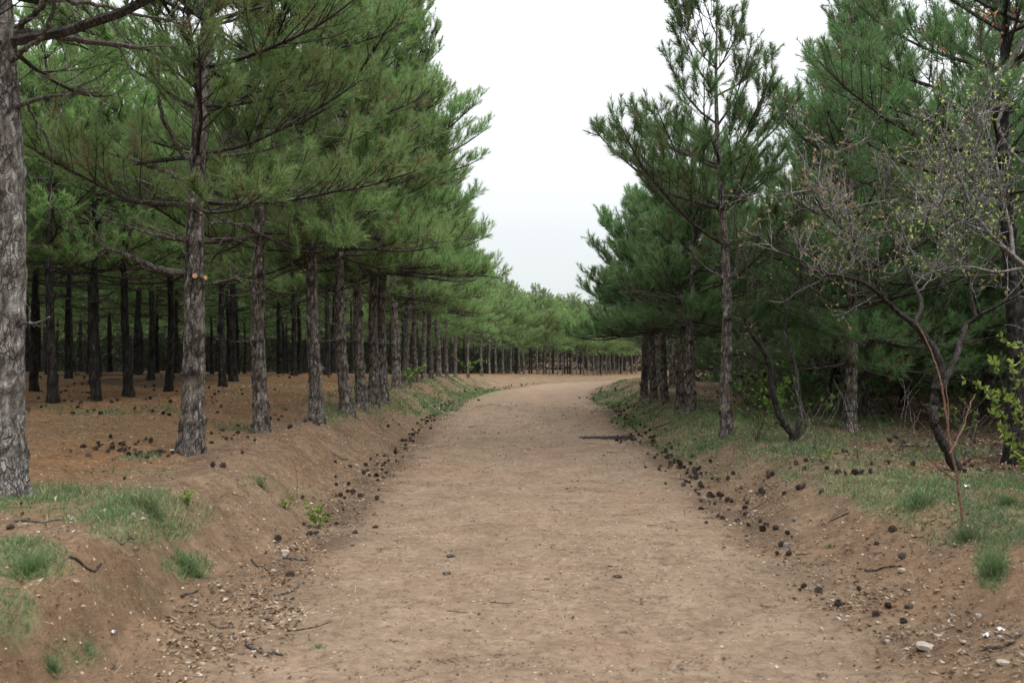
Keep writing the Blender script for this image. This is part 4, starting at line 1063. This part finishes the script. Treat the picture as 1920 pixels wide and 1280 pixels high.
def tuft(px, py, w, h, lab, n=500, tone=.55, seed=1, droop=.2):
    """one clump of long grass"""
    rr = np.random.default_rng(seed); g_ = G(px, py)
    sc = g_[1] / F_PX
    n = int(n * .62); a = rr.random(n) * 6.28; q = np.abs(rr.normal(0, .42, n)) * w * sc * .62 * (.6 + .8 * vnoise(a * 1.3 + seed * 3, a * 0))
    bx, by = g_[0] + np.cos(a) * q, g_[1] + np.sin(a) * q
    B = np.stack([bx, by, height(bx, by) - .008], 1) - g_
    hh = .85 * h * sc * rr.uniform(.25, 1.2, n) * np.exp(-(q / (w * sc * .5)) ** 2 * .6)
    D = norm(np.stack([np.cos(a) * .5 * q / (w * sc * .5) + rr.normal(0, .25, n), np.sin(a) * .5 + rr.normal(0, .25, n), np.ones(n)], 1))
    sv = norm(np.cross(D, rr.normal(0, 1, (n, 3)))) * max(.0018, .00035 * g_[1])
    mid = B + D * (hh * .6)[:, None]; tip = mid + norm(D + np.stack([rr.normal(0, .5, n), rr.normal(0, .5, n), -droop * np.ones(n)], 1)) * (hh * .5)[:, None]
    V = np.stack([B - sv, B + sv, mid + sv * .7, mid - sv * .7, tip], 1).reshape(-1, 3)
    i = np.arange(n)[:, None] * 5
    gg = Geo(); gg.add(V, i + np.array([[0, 1, 2, 3]]), 0, np.repeat(np.clip(tone + rr.normal(0, .14, n) - .5 * (rr.random(n) < .12), 0, 1), 5)); gg.f.append((i + np.array([[3, 2, 4]]), 0))
    h_ = None; r_ = root('grass_tuft', tuple(g_), lab, 'grass tuft')
    tag(put('blades', gg.mesh('blades', M_GRASS), r_), kind='stuff')
tuft(356, 1074, 62, 44, 'dense green tuft overhanging the steep edge of the left bank', 900, .6, 1)
tuft(598, 1214, 36, 13, 'small green tuft alone on the left side of the track', 260, .7, 2)
tuft(1184, 796, 30, 17, 'bright dark-green tuft at the right edge of the track near the cones', 380, .55, 3)
tuft(1722, 945, 80, 40, 'wide soft tuft on the right verge left of the sapling', 700, .6, 4)
tuft(1890, 950, 70, 38, 'large tuft on the right verge in front of the dark trunk', 600, .55, 5)
tuft(1860, 1075, 46, 75, 'tall tuft on the slope of the right bank', 500, .6, 6)
tuft(1555, 1025, 20, 10, 'tiny tuft on bare earth of the right bank', 130, .65, 7)
tuft(1812, 1010, 70, 40, 'tuft around the foot of the reddish sapling', 600, .6, 8)
tuft(100, 1258, 32, 44, 'upright tuft low on the left bank, nearest the camera', 240, .6, 9)
tuft(490, 912, 28, 24, 'small tuft halfway up the left bank', 240, .5, 10)
tuft(60, 1075, 110, 52, 'broad lush tuft on the left bank', 1000, .7, 11)
tuft(165, 1225, 46, 26, 'small ragged tuft right of the upright one', 200, .5, 12)
tuft(285, 960, 90, 46, 'bushy tuft at the end of the grass under the closest pine', 800, .5, 13)

# ------------------------------------------------------------------ cones
def cone_mesh(seed, L=.062, R=.026, opened=1.0, rings=8):
    rr = np.random.default_rng(seed); g = Geo()
    zs = np.linspace(0, L, 7); rad = R * .55 * np.sin(np.clip(np.linspace(.25, .98, 7), 0, 1) * np.pi) ** .7
    tubes(g, np.stack([zs * 0, zs * 0, zs], 1)[None], rad[None], 7, 0, .05)
    for k in range(rings):
        t = (k + .4) / rings; n = 7 if t < .7 else 5
        rk = R * math.sin(np.clip(.18 + t * .78, 0, 1) * np.pi) ** .75
        for j in range(n):
            a = (j + (k % 2) * .5 + rr.uniform(-.15, .15)) * 2 * np.pi / n
            u = np.array([math.cos(a), math.sin(a), 0]); w = np.array([-u[1], u[0], 0]) * rk * .55
            lift = opened * (.30 + .5 * (1 - t)) * rr.uniform(.7, 1.2)
            b = u * rk * .45 + [0, 0, t * L]; e = u * rk * (1 + .25 * opened) + np.array([0, 0, t * L + .010 - .012 * lift])
            V = [b - w * .5, b + w * .5, e + w * .8, e - w * .8, e + u * .002 - [0, 0, .006]]
            n0 = g.n
            g.add(V, [[0, 1, 2, 3]], 0, [.1, .1, .75, .75, .95]); g.f.append((np.array([[3, 2, 4]]) + n0, 0))
    me = g.mesh('pine_cone', M_CONE)
    return me
CONES = [cone_mesh(1, .07, .023), cone_mesh(2, .075, .027, 1.4), cone_mesh(3, .06, .019, .5), cone_mesh(4, .045, .026, 1.6, 6)]
rng = np.random.default_rng(61)
n_cones = 0
far_cones = []
def cone_at(x, y, label, group=None, s=1.0):
    global n_cones
    z = float(height(x, y))
    o = put('pine_cone', CONES[rng.integers(0, 4)], None, (x, y, z + .018 * s))
    o.rotation_euler = (rng.uniform(.3, 2.3), rng.uniform(-.5, .5), rng.random() * 6.28)
    s *= rng.uniform(.48, .9); o.scale = (s, s, s * rng.uniform(.8, 1.15)); o.location.z -= rng.uniform(0, .014)
    tag(o, label, 'pine cone', group); n_cones += 1
for px, py, lab in ((708, 990, 'lone cone on the track edge level with the bright leafy plant'), (670, 1000, 'dark cone just left of the lone cone on the track edge'), (706, 938, 'open cone resting out on the track at the left'),
                    (508, 1075, 'dark cone by the pale short stick'), (540, 1078, 'second dark cone by the pale short stick'), (233, 902, 'single cone on bare earth beyond the grass under the closest pine'),
                    (12, 992, 'reddish cone half hidden in grass at the foot of the closest pine'), (1402, 1006, 'single round cone on the right side of the track'), (1676, 995, 'upright open cone on top of the right bank'),
                    (1694, 1046, 'cone on the bank slope above the dark stick'), (1506, 1102, 'dark cone at the right track edge'), (1536, 1110, 'flattened cone beside the dark cone at the right track edge'),
                    (1643, 1152, 'large dark cone among dead leaves on the right bank foot'), (1664, 1142, 'open cone touching the large dark cone'), (1697, 1168, 'cone just below the open pair among dead leaves'),
                    (1612, 1110, 'brown cone lying against the rusty leaves'), (1696, 1140, 'small cone right of the large dark cone'), (1575, 1136, 'crushed cone on the track below the flattened one'),
                    (1475, 1042, 'round cone below the grey stone'), (1458, 1043, 'pale weathered cone left of the round one'), (416, 875, 'single cone on open earth right of the cone-ringed pine'), (398, 875, 'cone left of the single one on open earth'),
                    (1640, 1022, 'cone halfway up the right bank'), (1425, 980, 'small cone at the foot of the right bank')):
    q = G(px, py); cone_at(q[0], q[1], lab, s=1.0)
def strew(n, fn, lab, grp, s=1.0):
    for _ in range(n):
        x, y = fn(); cone_at(x, y, lab, grp, s)
def pixr(x0, x1, y0, y1):
    def f():
        q = G(rng.uniform(x0, x1), rng.uniform(y0, y1)); return q[0], q[1]
    return f
def foot(side, y0, y1, sp):
    def f():
        y = y0 * (y1 / y0) ** rng.random()
        u = (-1.78 - .30 * (fbm(y * .55, 3.0, 3) - .5) * 2 * .5 if side < 0 else 1.76) + rng.normal(0, sp)
        return float(cx(y) + u), y
    return f
def blob(px, py, sx, sy):
    def f():
        q = G(px + rng.normal(0, sx), py + rng.normal(0, sy)); return q[0], q[1]
    return f
strew(18, foot(-1, 8.5, 14, .12), 'dark cone in the line along the foot of the left bank', 'cones along the left track edge')
strew(20, foot(-1, 14, 26, .14), 'small dark cone far along the foot of the left bank', 'cones far along the left track edge')
strew(44, foot(1, 8.5, 14, .12), 'dark cone in the dense line along the foot of the right bank', 'cones along the right track edge')
strew(18, foot(1, 16, 27, .16), 'small dark cone far along the right edge of the track', 'cones far along the right track edge')
strew(22, blob(1183, 823, 14, 5), 'cone in the heap at the right end of the black streak', 'cones heaped at the black streak')
strew(28, blob(215, 842, 42, 11), 'cone in the cluster left of the fissured pine', 'cones left of the fissured pine')
strew(12, blob(300, 852, 22, 5), 'cone at the very foot of the fissured pine', 'cones at the fissured pine foot')
strew(18, blob(430, 812, 40, 10), 'cone between the two nearest thick trunks of the left row', 'cones between the two thick trunks')
strew(12, blob(545, 790, 35, 6), 'cone near the straight grey pine', 'cones near the straight grey pine')
strew(36, pixr(50, 420, 728, 775), 'cone on the shaded floor of the left plantation', 'cones on the left plantation floor')
strew(40, pixr(1480, 1900, 838, 892), 'cone on the shaded floor behind the right verge', 'cones on the right plantation floor')
strew(10, pixr(1420, 1560, 880, 930), 'cone on the crest of the right bank', 'cones on the right bank crest')
print('cones', n_cones)
g = Geo()
def joined(me, x, y, z, rz, tilt, s):
    n = len(me.vertices); v = np.empty(n * 3, np.float32); me.vertices.foreach_get('co', v); v = v.reshape(-1, 3) * s
    t = np.empty(n, np.float32); me.attributes['tone'].data.foreach_get('value', t)
    c, s_ = math.cos(tilt), math.sin(tilt); v = np.stack([v[:, 0], v[:, 1] * c - v[:, 2] * s_, v[:, 1] * s_ + v[:, 2] * c], 1)
    c, s_ = math.cos(rz), math.sin(rz); v = np.stack([v[:, 0] * c - v[:, 1] * s_, v[:, 0] * s_ + v[:, 1] * c, v[:, 2]], 1) + [x, y, z]
    return v, t
low = cone_mesh(9, rings=4)
lf = [tuple(p.vertices) for p in low.polygons]
for _ in range(640):
    q = rng.random() * 1.5
    if q < .45: x, y = rng.uniform(-16, -4.5), rng.uniform(13, 30)
    elif q < .8: x, y = rng.uniform(4.2, 12), rng.uniform(11, 24)
    elif q < 1.0: y = rng.uniform(24, 45); x = float(cx(y)) + rng.choice([-1, 1]) * rng.normal(1.85, .2)
    else: y = rng.uniform(7.5, 24); x = float(cx(y)) + rng.choice([-1, 1, 1]) * (1.82 + abs(rng.normal(0, .16)))
    v, t = joined(low, x, y, float(height(x, y)) + .02, rng.random() * 6.3, rng.uniform(1.1, 2), rng.uniform(.45, .9) if q > 1 else rng.uniform(.7, 1.0))
    n0 = g.n; g.v.append(v); g.att.append(t); g.n += len(v)
    for k in (3, 4, 7):
        ff = [f for f in lf if len(f) == k]
        if ff: g.f.append((np.array(ff) + n0, 0))
tag(put('scattered_cones', g.mesh('scattered_cones', M_CONE)), 'many small cones strewn far over the forest floor', kind='stuff')

# ------------------------------------------------------------------ sticks, stones, litter
def stick(p0, p1, r, lab, mat=None, bow=.0, name='fallen_stick', seed=0, twig=False):
    r = r * .68
    if mat is M_CHAR: mat = M_TWIG
    rr = np.random.default_rng(seed)
    a, b = G(*p0), G(*p1); n = 9; t = np.linspace(0, 1, n)[:, None]
    q = a * (1 - t) + b * t
    side = norm(np.cross(b - a, [0, 0, 1.0])); q = q + side * (bow * np.sin(t * np.pi)) + rr.normal(0, r * .3, (n, 3))
    q[:, 2] = height(q[:, 0], q[:, 1]) + r * .8
    c = q.mean(0); g = Geo()
    tubes(g, (q - c)[None], (r * np.linspace(1.1, .6, n) * rr.uniform(.85, 1.15, n))[None], 7, 0, rr.uniform(0, .2))
    if twig:
        k = 4; p, d = along((q - c)[None], np.zeros(k, int), rr.uniform(.2, .9, k))
        T = grow(p, norm(d + rr.normal(0, .6, (k, 3)) * [1, 1, .3] + [0, 0, .12]), rr.uniform(.06, .16, k), np.full(k, -.2), 5, .12, rr)
        tubes(g, T, np.outer(np.full(k, r * .5), np.linspace(1, .4, 5)), 5, 0, .1)
    tag(put(name, g.mesh(name, mat or M_DEAD), None, tuple(c)), lab, 'stick')
for k, (a, b, r, lab, m, bow, tw) in enumerate([
    ((625, 853), (652, 861), .012, 'short brown stick lying on top of the left bank', M_TWIG, .02, 0),
    ((530, 1048), (580, 1052), .016, 'pale short stick at the foot of the left bank', M_DEAD, .01, 0),
    ((516, 1119), (562, 1097), .014, 'pale peeled stick with an orange end at the left track edge', M_DEAD, .03, 0),
    ((460, 1206), (532, 1230), .013, 'dark crooked branch lying low on the left of the track', M_CHAR, .04, 1),
    ((472, 1050), (502, 1071), .009, 'dark twig leaning down the left bank foot', M_TWIG, .01, 0),
    ((28, 980), (118, 975), .012, 'grey stick lying in the grass below the closest pine', M_DEAD, .02, 0),
    ((128, 1046), (192, 1064), .011, 'dark stick on bare earth below the grass patch', M_TWIG, .03, 0),
    ((555, 1182), (622, 1166), .006, 'thin twig lying across the left of the track', M_TWIG, .02, 0),
    ((340, 1122), (372, 1110), .012, 'dark root end sticking from the steep left bank', M_TWIG, .02, 0),
    ((838, 1146), (880, 1149), .004, 'thin dark twig in the middle of the track', M_TWIG, .01, 0),
    ((920, 1130), (962, 1132), .005, 'thin twig right of the middle one on the track', M_TWIG, .01, 0),
    ((1622, 1069), (1692, 1064), .010, 'dark straight stick on the right bank slope', M_CHAR, .02, 0),
    ((1492, 1041), (1522, 1037), .007, 'small brown stick right of the round cone', M_TWIG, .01, 0),
    ((1840, 1222), (1905, 1198), .014, 'dark branch among leaves at the lower right bank', M_CHAR, .04, 1),
    ((1208, 812), (1262, 790), .016, 'dark stick lying in the grass of the right verge', M_TWIG, .05, 1),
    ((1690, 838), (1765, 834), .02, 'grey fallen pole on the shaded floor behind the right verge', M_DEAD, .03, 0),
    ((1340, 878), (1344, 896), .012, 'pale bent stick on the right bank', M_DEAD, .04, 0),
    ((1540, 985), (1592, 962), .008, 'dark twig on the smooth crest of the right bank', M_TWIG, .02, 0),
    ((1400, 960), (1440, 935), .008, 'twig lying on the foot of the right bank', M_TWIG, .02, 0),
    ((395, 1170), (440, 1178), .010, 'grey stick in the leaf litter at the left bank foot', M_DEAD, .02, 0),
    ((205, 1010), (262, 1000), .006, 'thin straw-coloured twig at the edge of the grass patch', M_DEAD, .01, 0)]):
    stick(a, b, r, lab, m, bow, seed=k, twig=bool(tw))
def stone(px, py, w, h, lab, mat=M_STONE, seed=0, name='stone', cat='stone', flat=.4):
    w *= .8; q = G(px, py); sc = q[1] / F_PX; bm = __import__('bmesh').new()
    __import__('bmesh').ops.create_icosphere(bm, subdivisions=2, radius=1)
    rr = np.random.default_rng(seed); o = rr.random(3) * 40
    for v in bm.verts:
        c = v.co; k = 1 + .5 * (float(vnoise(c.x * 1.3 + o[0], c.y * 1.3 + c.z + o[1])) - .5)
        lim = .72
        v.co = (max(-lim, min(lim, c.x * k)) * w * sc * .5, max(-lim, min(lim, c.y * k)) * w * sc * .5, max(-.6, min(.6, c.z * k)) * h * sc * .5)
    me = bpy.data.meshes.new(name); bm.to_mesh(me); bm.free(); me.materials.append(mat)
    ob = put(name, me, None, (q[0], q[1], q[2] + h * sc * .18)); ob.rotation_euler = (0, 0, rr.uniform(-.6, .6)); tag(ob, lab, cat)
for k, a in enumerate([(1735, 1216, 52, 16, 'flat pale slab of stone at the lower right of the track'), (534, 1040, 26, 16, 'pale rounded stone beside the pale short stick'), (1691, 1074, 24, 12, 'pale stone below the dark stick on the right bank'),
                       (1664, 1206, 16, 12, 'small white stone left of the flat slab'), (196, 961, 12, 12, 'pinkish stone in the grass patch'), (250, 970, 14, 12, 'second pale stone in the grass patch'),
                       (1834, 1156, 18, 12, 'pale stone on the right bank above the white scraps'), (1806, 1204, 18, 8, 'thin pale stone left of the white scraps'), (1758, 1194, 20, 10, 'pale stone just above the flat slab'),
                       (1712, 1136, 10, 10, 'small pale stone right of the large dark cone'), (690, 893, 14, 10, 'pale stone among cones on the left bank foot'), (668, 874, 16, 8, 'tan stone above the pale one on the left bank'),
                       (1880, 1246, 40, 12, 'long pale stone at the bottom of the right bank')]):
    stone(*a, seed=k)
stone(1474, 1026, 18, 18, 'grey angular stone at the right track edge', M_GREY, 40)
stone(1490, 978, 12, 10, 'small bluish grey stone up the right bank', M_GREY, 41)
stone(846, 1044, 26, 7, 'flattened dark clod in the middle of the track', M_TWIG, 42, 'earth_clod', 'clod')
stone(838, 1076, 24, 8, 'second dark clod just below the first on the track', M_TWIG, 43, 'earth_clod', 'clod')
stone(1158, 1082, 26, 7, 'dark clod toward the right side of the track', M_TWIG, 44, 'earth_clod', 'clod')
stone(1026, 1087, 18, 4, 'flat dark clod between the others on the track', M_TWIG, 45, 'earth_clod', 'clod')
def scrap(px, py, w, lab, seed):
    rr = np.random.default_rng(seed); q = G(px, py); s = w * q[1] / F_PX
    n = 5; xs, ys = np.meshgrid(np.linspace(-.5, .5, n), np.linspace(-.4, .4, n))
    V = np.stack([xs * s, ys * s, s * .45 * rr.random((n, n)) + .003], -1).reshape(-1, 3)
    V2 = V - [0, 0, .002]
    idx = np.arange(n * n).reshape(n, n); f = np.stack([idx[:-1, :-1], idx[:-1, 1:], idx[1:, 1:], idx[1:, :-1]], -1).reshape(-1, 4)
    g = Geo(); g.add(V, f); g.add(V2, f[:, ::-1]); ob = put('paper_scrap', g.mesh('paper_scrap', M_PAPER), None, tuple(q)); tag(ob, lab, 'litter')
scrap(1849, 1197, 14, 'crumpled white scrap at the lower right', 1); scrap(1876, 1182, 13, 'smaller white scrap right of the crumpled one', 2)
scrap(1813, 913, 10, 'white scrap on the grass left of the dark pine trunk', 3); scrap(323, 847, 8, 'white scrap at the foot of the fissured pine', 4); scrap(210, 1187, 10, 'white scrap on the lower left bank', 5)

# leaf litter, needle straw, crumbs, the black streak
rng = np.random.default_rng(71)
LITT = [(430, 1180, 150, 90, 1.0), (470, 1110, 90, 50, .8), (1700, 1140, 140, 70, .9), (1840, 1220, 130, 70, 1.0), (560, 1030, 70, 30, .5), (1560, 1090, 90, 40, .4), (620, 960, 60, 40, .4), (1420, 930, 80, 40, .5), (1320, 890, 60, 30, .4),
        (1700, 1000, 200, 60, .25), (1800, 860, 200, 40, .8), (1560, 850, 120, 24, .5), (150, 1100, 160, 60, .15)]
def lit_mask(x, y, z):
    px, py = topix(x, y, z); m = np.full(np.shape(x), .03)
    for a, b, rx, ry, w in LITT:
        m = np.maximum(m, w * (1 - sstep(.3, 1.3, ((px - a) / rx) ** 2 + ((py - b) / ry) ** 2)))
    u = x - cx(y)
    m = np.maximum(m, .32 * np.exp(-((np.abs(u) - 1.8) / .18) ** 2))
    return m * (.4 + 1.2 * sstep(.35, .6, fbm(x * 3, y * 3 + 8, 2))) * (1 - .93 * (np.abs(u) < 1.4))
x, y, z = scatter(85000, -5.5, 6.5, 3.6, 16, lit_mask)
N = len(x); print('leaves', N)
g = Geo()
leaves(g, np.stack([x, y, z + rng.uniform(.003, .012, N)], 1), norm(np.stack([rng.normal(0, 1, N), rng.normal(0, 1, N), rng.normal(.05, .22, N)], 1)), .038, rng, np.clip(.52 + rng.normal(0, .27, N), 0, 1), fold=.35)
tag(put('leaf_litter', g.mesh('leaf_litter', M_LITTER)), 'dry brown leaves and flakes strewn along the foot of the banks', kind='stuff')
# needle straw
def straw_mask(x, y, z):
    u = np.abs(x - cx(y)); return .25 + .55 * sstep(1.3, 2.0, u)
x, y, z = scatter(110000, -9, 8, 3.6, 20, straw_mask)
N = len(x); a = rng.random(N) * 6.28; l = rng.uniform(.02, .06, N); w = np.maximum(.0012, .00022 * y)
d = np.stack([np.cos(a) * l, np.sin(a) * l, rng.normal(0, .10, N) * l], 1); sv = np.stack([-np.sin(a) * w, np.cos(a) * w, 0 * a], 1)
b = np.stack([x, y, z + .004], 1)
g = Geo(); g.add(np.stack([b - d - sv, b - d + sv, b + d + sv, b + d - sv], 1).reshape(-1, 3), np.arange(4 * N).reshape(-1, 4), 0, np.repeat(np.clip(rng.choice([.04, .3, .55, .8], N, p=[.33, .32, .25, .10]) + rng.normal(0, .06, N), 0, 1), 4))
tag(put('needle_straw', g.mesh('needle_straw', M_LITTER)), 'fallen brown needles and straw scattered on the earth', kind='stuff')
# crumbs of earth and small chips
x, y, z = scatter(58000, -6, 6.5, 3.6, 24, lambda x, y, z: .22 + .6 * sstep(1.5, 2.1, np.abs(x - cx(y))) * (.3 + sstep(.4, .6, fbm(x * 2, y * 2, 2))))
N = len(x); s = rng.uniform(.0025, .0085, N) * (1 + .6 * (rng.random(N) < .06)) * np.maximum(1, y / 9)
oct_ = np.array([[1, 0, 0], [-1, 0, 0], [0, 1, 0], [0, -1, 0], [0, 0, .8], [0, 0, -.5]])
V = np.stack([x, y, z + s * .3], 1)[:, None] + oct_[None] * s[:, None, None] * rng.uniform(.6, 1.4, (N, 6, 1))
fo = np.array([[0, 2, 4], [2, 1, 4], [1, 3, 4], [3, 0, 4]])
g = Geo(); g.add(V.reshape(-1, 3), ((np.arange(N) * 6)[:, None, None] + fo[None]).reshape(-1, 3), 0, np.repeat(np.clip(rng.choice([.0, .2, .45, .7, .95], N, p=[.30, .26, .22, .16, .06]), 0, 1), 6))
tag(put('earth_crumbs', g.mesh('earth_crumbs', M_LITTER)), 'crumbs of earth, grit and pale chips on track and banks', kind='stuff')
# dark crushed cone and needle crumbs trodden into the track
g = Geo(); nd = 150
yy = 4.2 * (26 / 4.2) ** rng.random(nd); xx = cx(yy) + rng.uniform(-1.55, 1.6, nd)
for a_, b_ in zip(xx, yy):
    n = rng.integers(5, 26); w_ = rng.uniform(.02, .075) * max(1, b_ / 12)
    X = a_ + rng.normal(0, w_, n); Y = b_ + rng.normal(0, w_ * .45, n); Z = height(X, Y) + .003
    q = rng.uniform(.005, .014, n) * max(1, b_ / 9); ang = rng.random(n) * 6.28
    V = np.stack([X, Y, Z], 1)[:, None] + np.stack([np.stack([np.cos(ang + k * 2.1) * q, np.sin(ang + k * 2.1) * q * .7, rng.uniform(0, .5, n) * q], 1) for k in range(3)], 1)
    g.add(V.reshape(-1, 3), np.arange(3 * n).reshape(-1, 3), 0, np.repeat(rng.uniform(0, .25, n), 3))
tag(put('trodden_crumbs', g.mesh('trodden_crumbs', M_LITTER)), 'dark crumbs of crushed cones trodden into the track', kind='stuff')
# black streak across the track
g = Geo(); pts = []
for _ in range(1500):
    t = rng.random() ** .7; pts.append((1085 + 105 * t, 820.5 + rng.normal(0, .5 + 1.6 * t)))
Q = np.array([G(a, b) for a, b in pts]); Q[:, 2] = height(Q[:, 0], Q[:, 1]) + .006; N = len(Q)
a = rng.random(N) * 6.28; l = rng.uniform(.015, .05, N)
d = np.stack([np.cos(a) * l, np.sin(a) * l, rng.uniform(0, .3, N) * l], 1); sv = np.stack([-np.sin(a), np.cos(a), 0 * a], 1) * .004
g.add(np.stack([Q - d - sv, Q - d + sv, Q + d + sv, Q + d - sv], 1).reshape(-1, 3), np.arange(4 * N).reshape(-1, 4))
tag(put('black_debris', g.mesh('black_debris', M_CHAR)), 'streak of black needle debris across the right half of the track', kind='stuff')
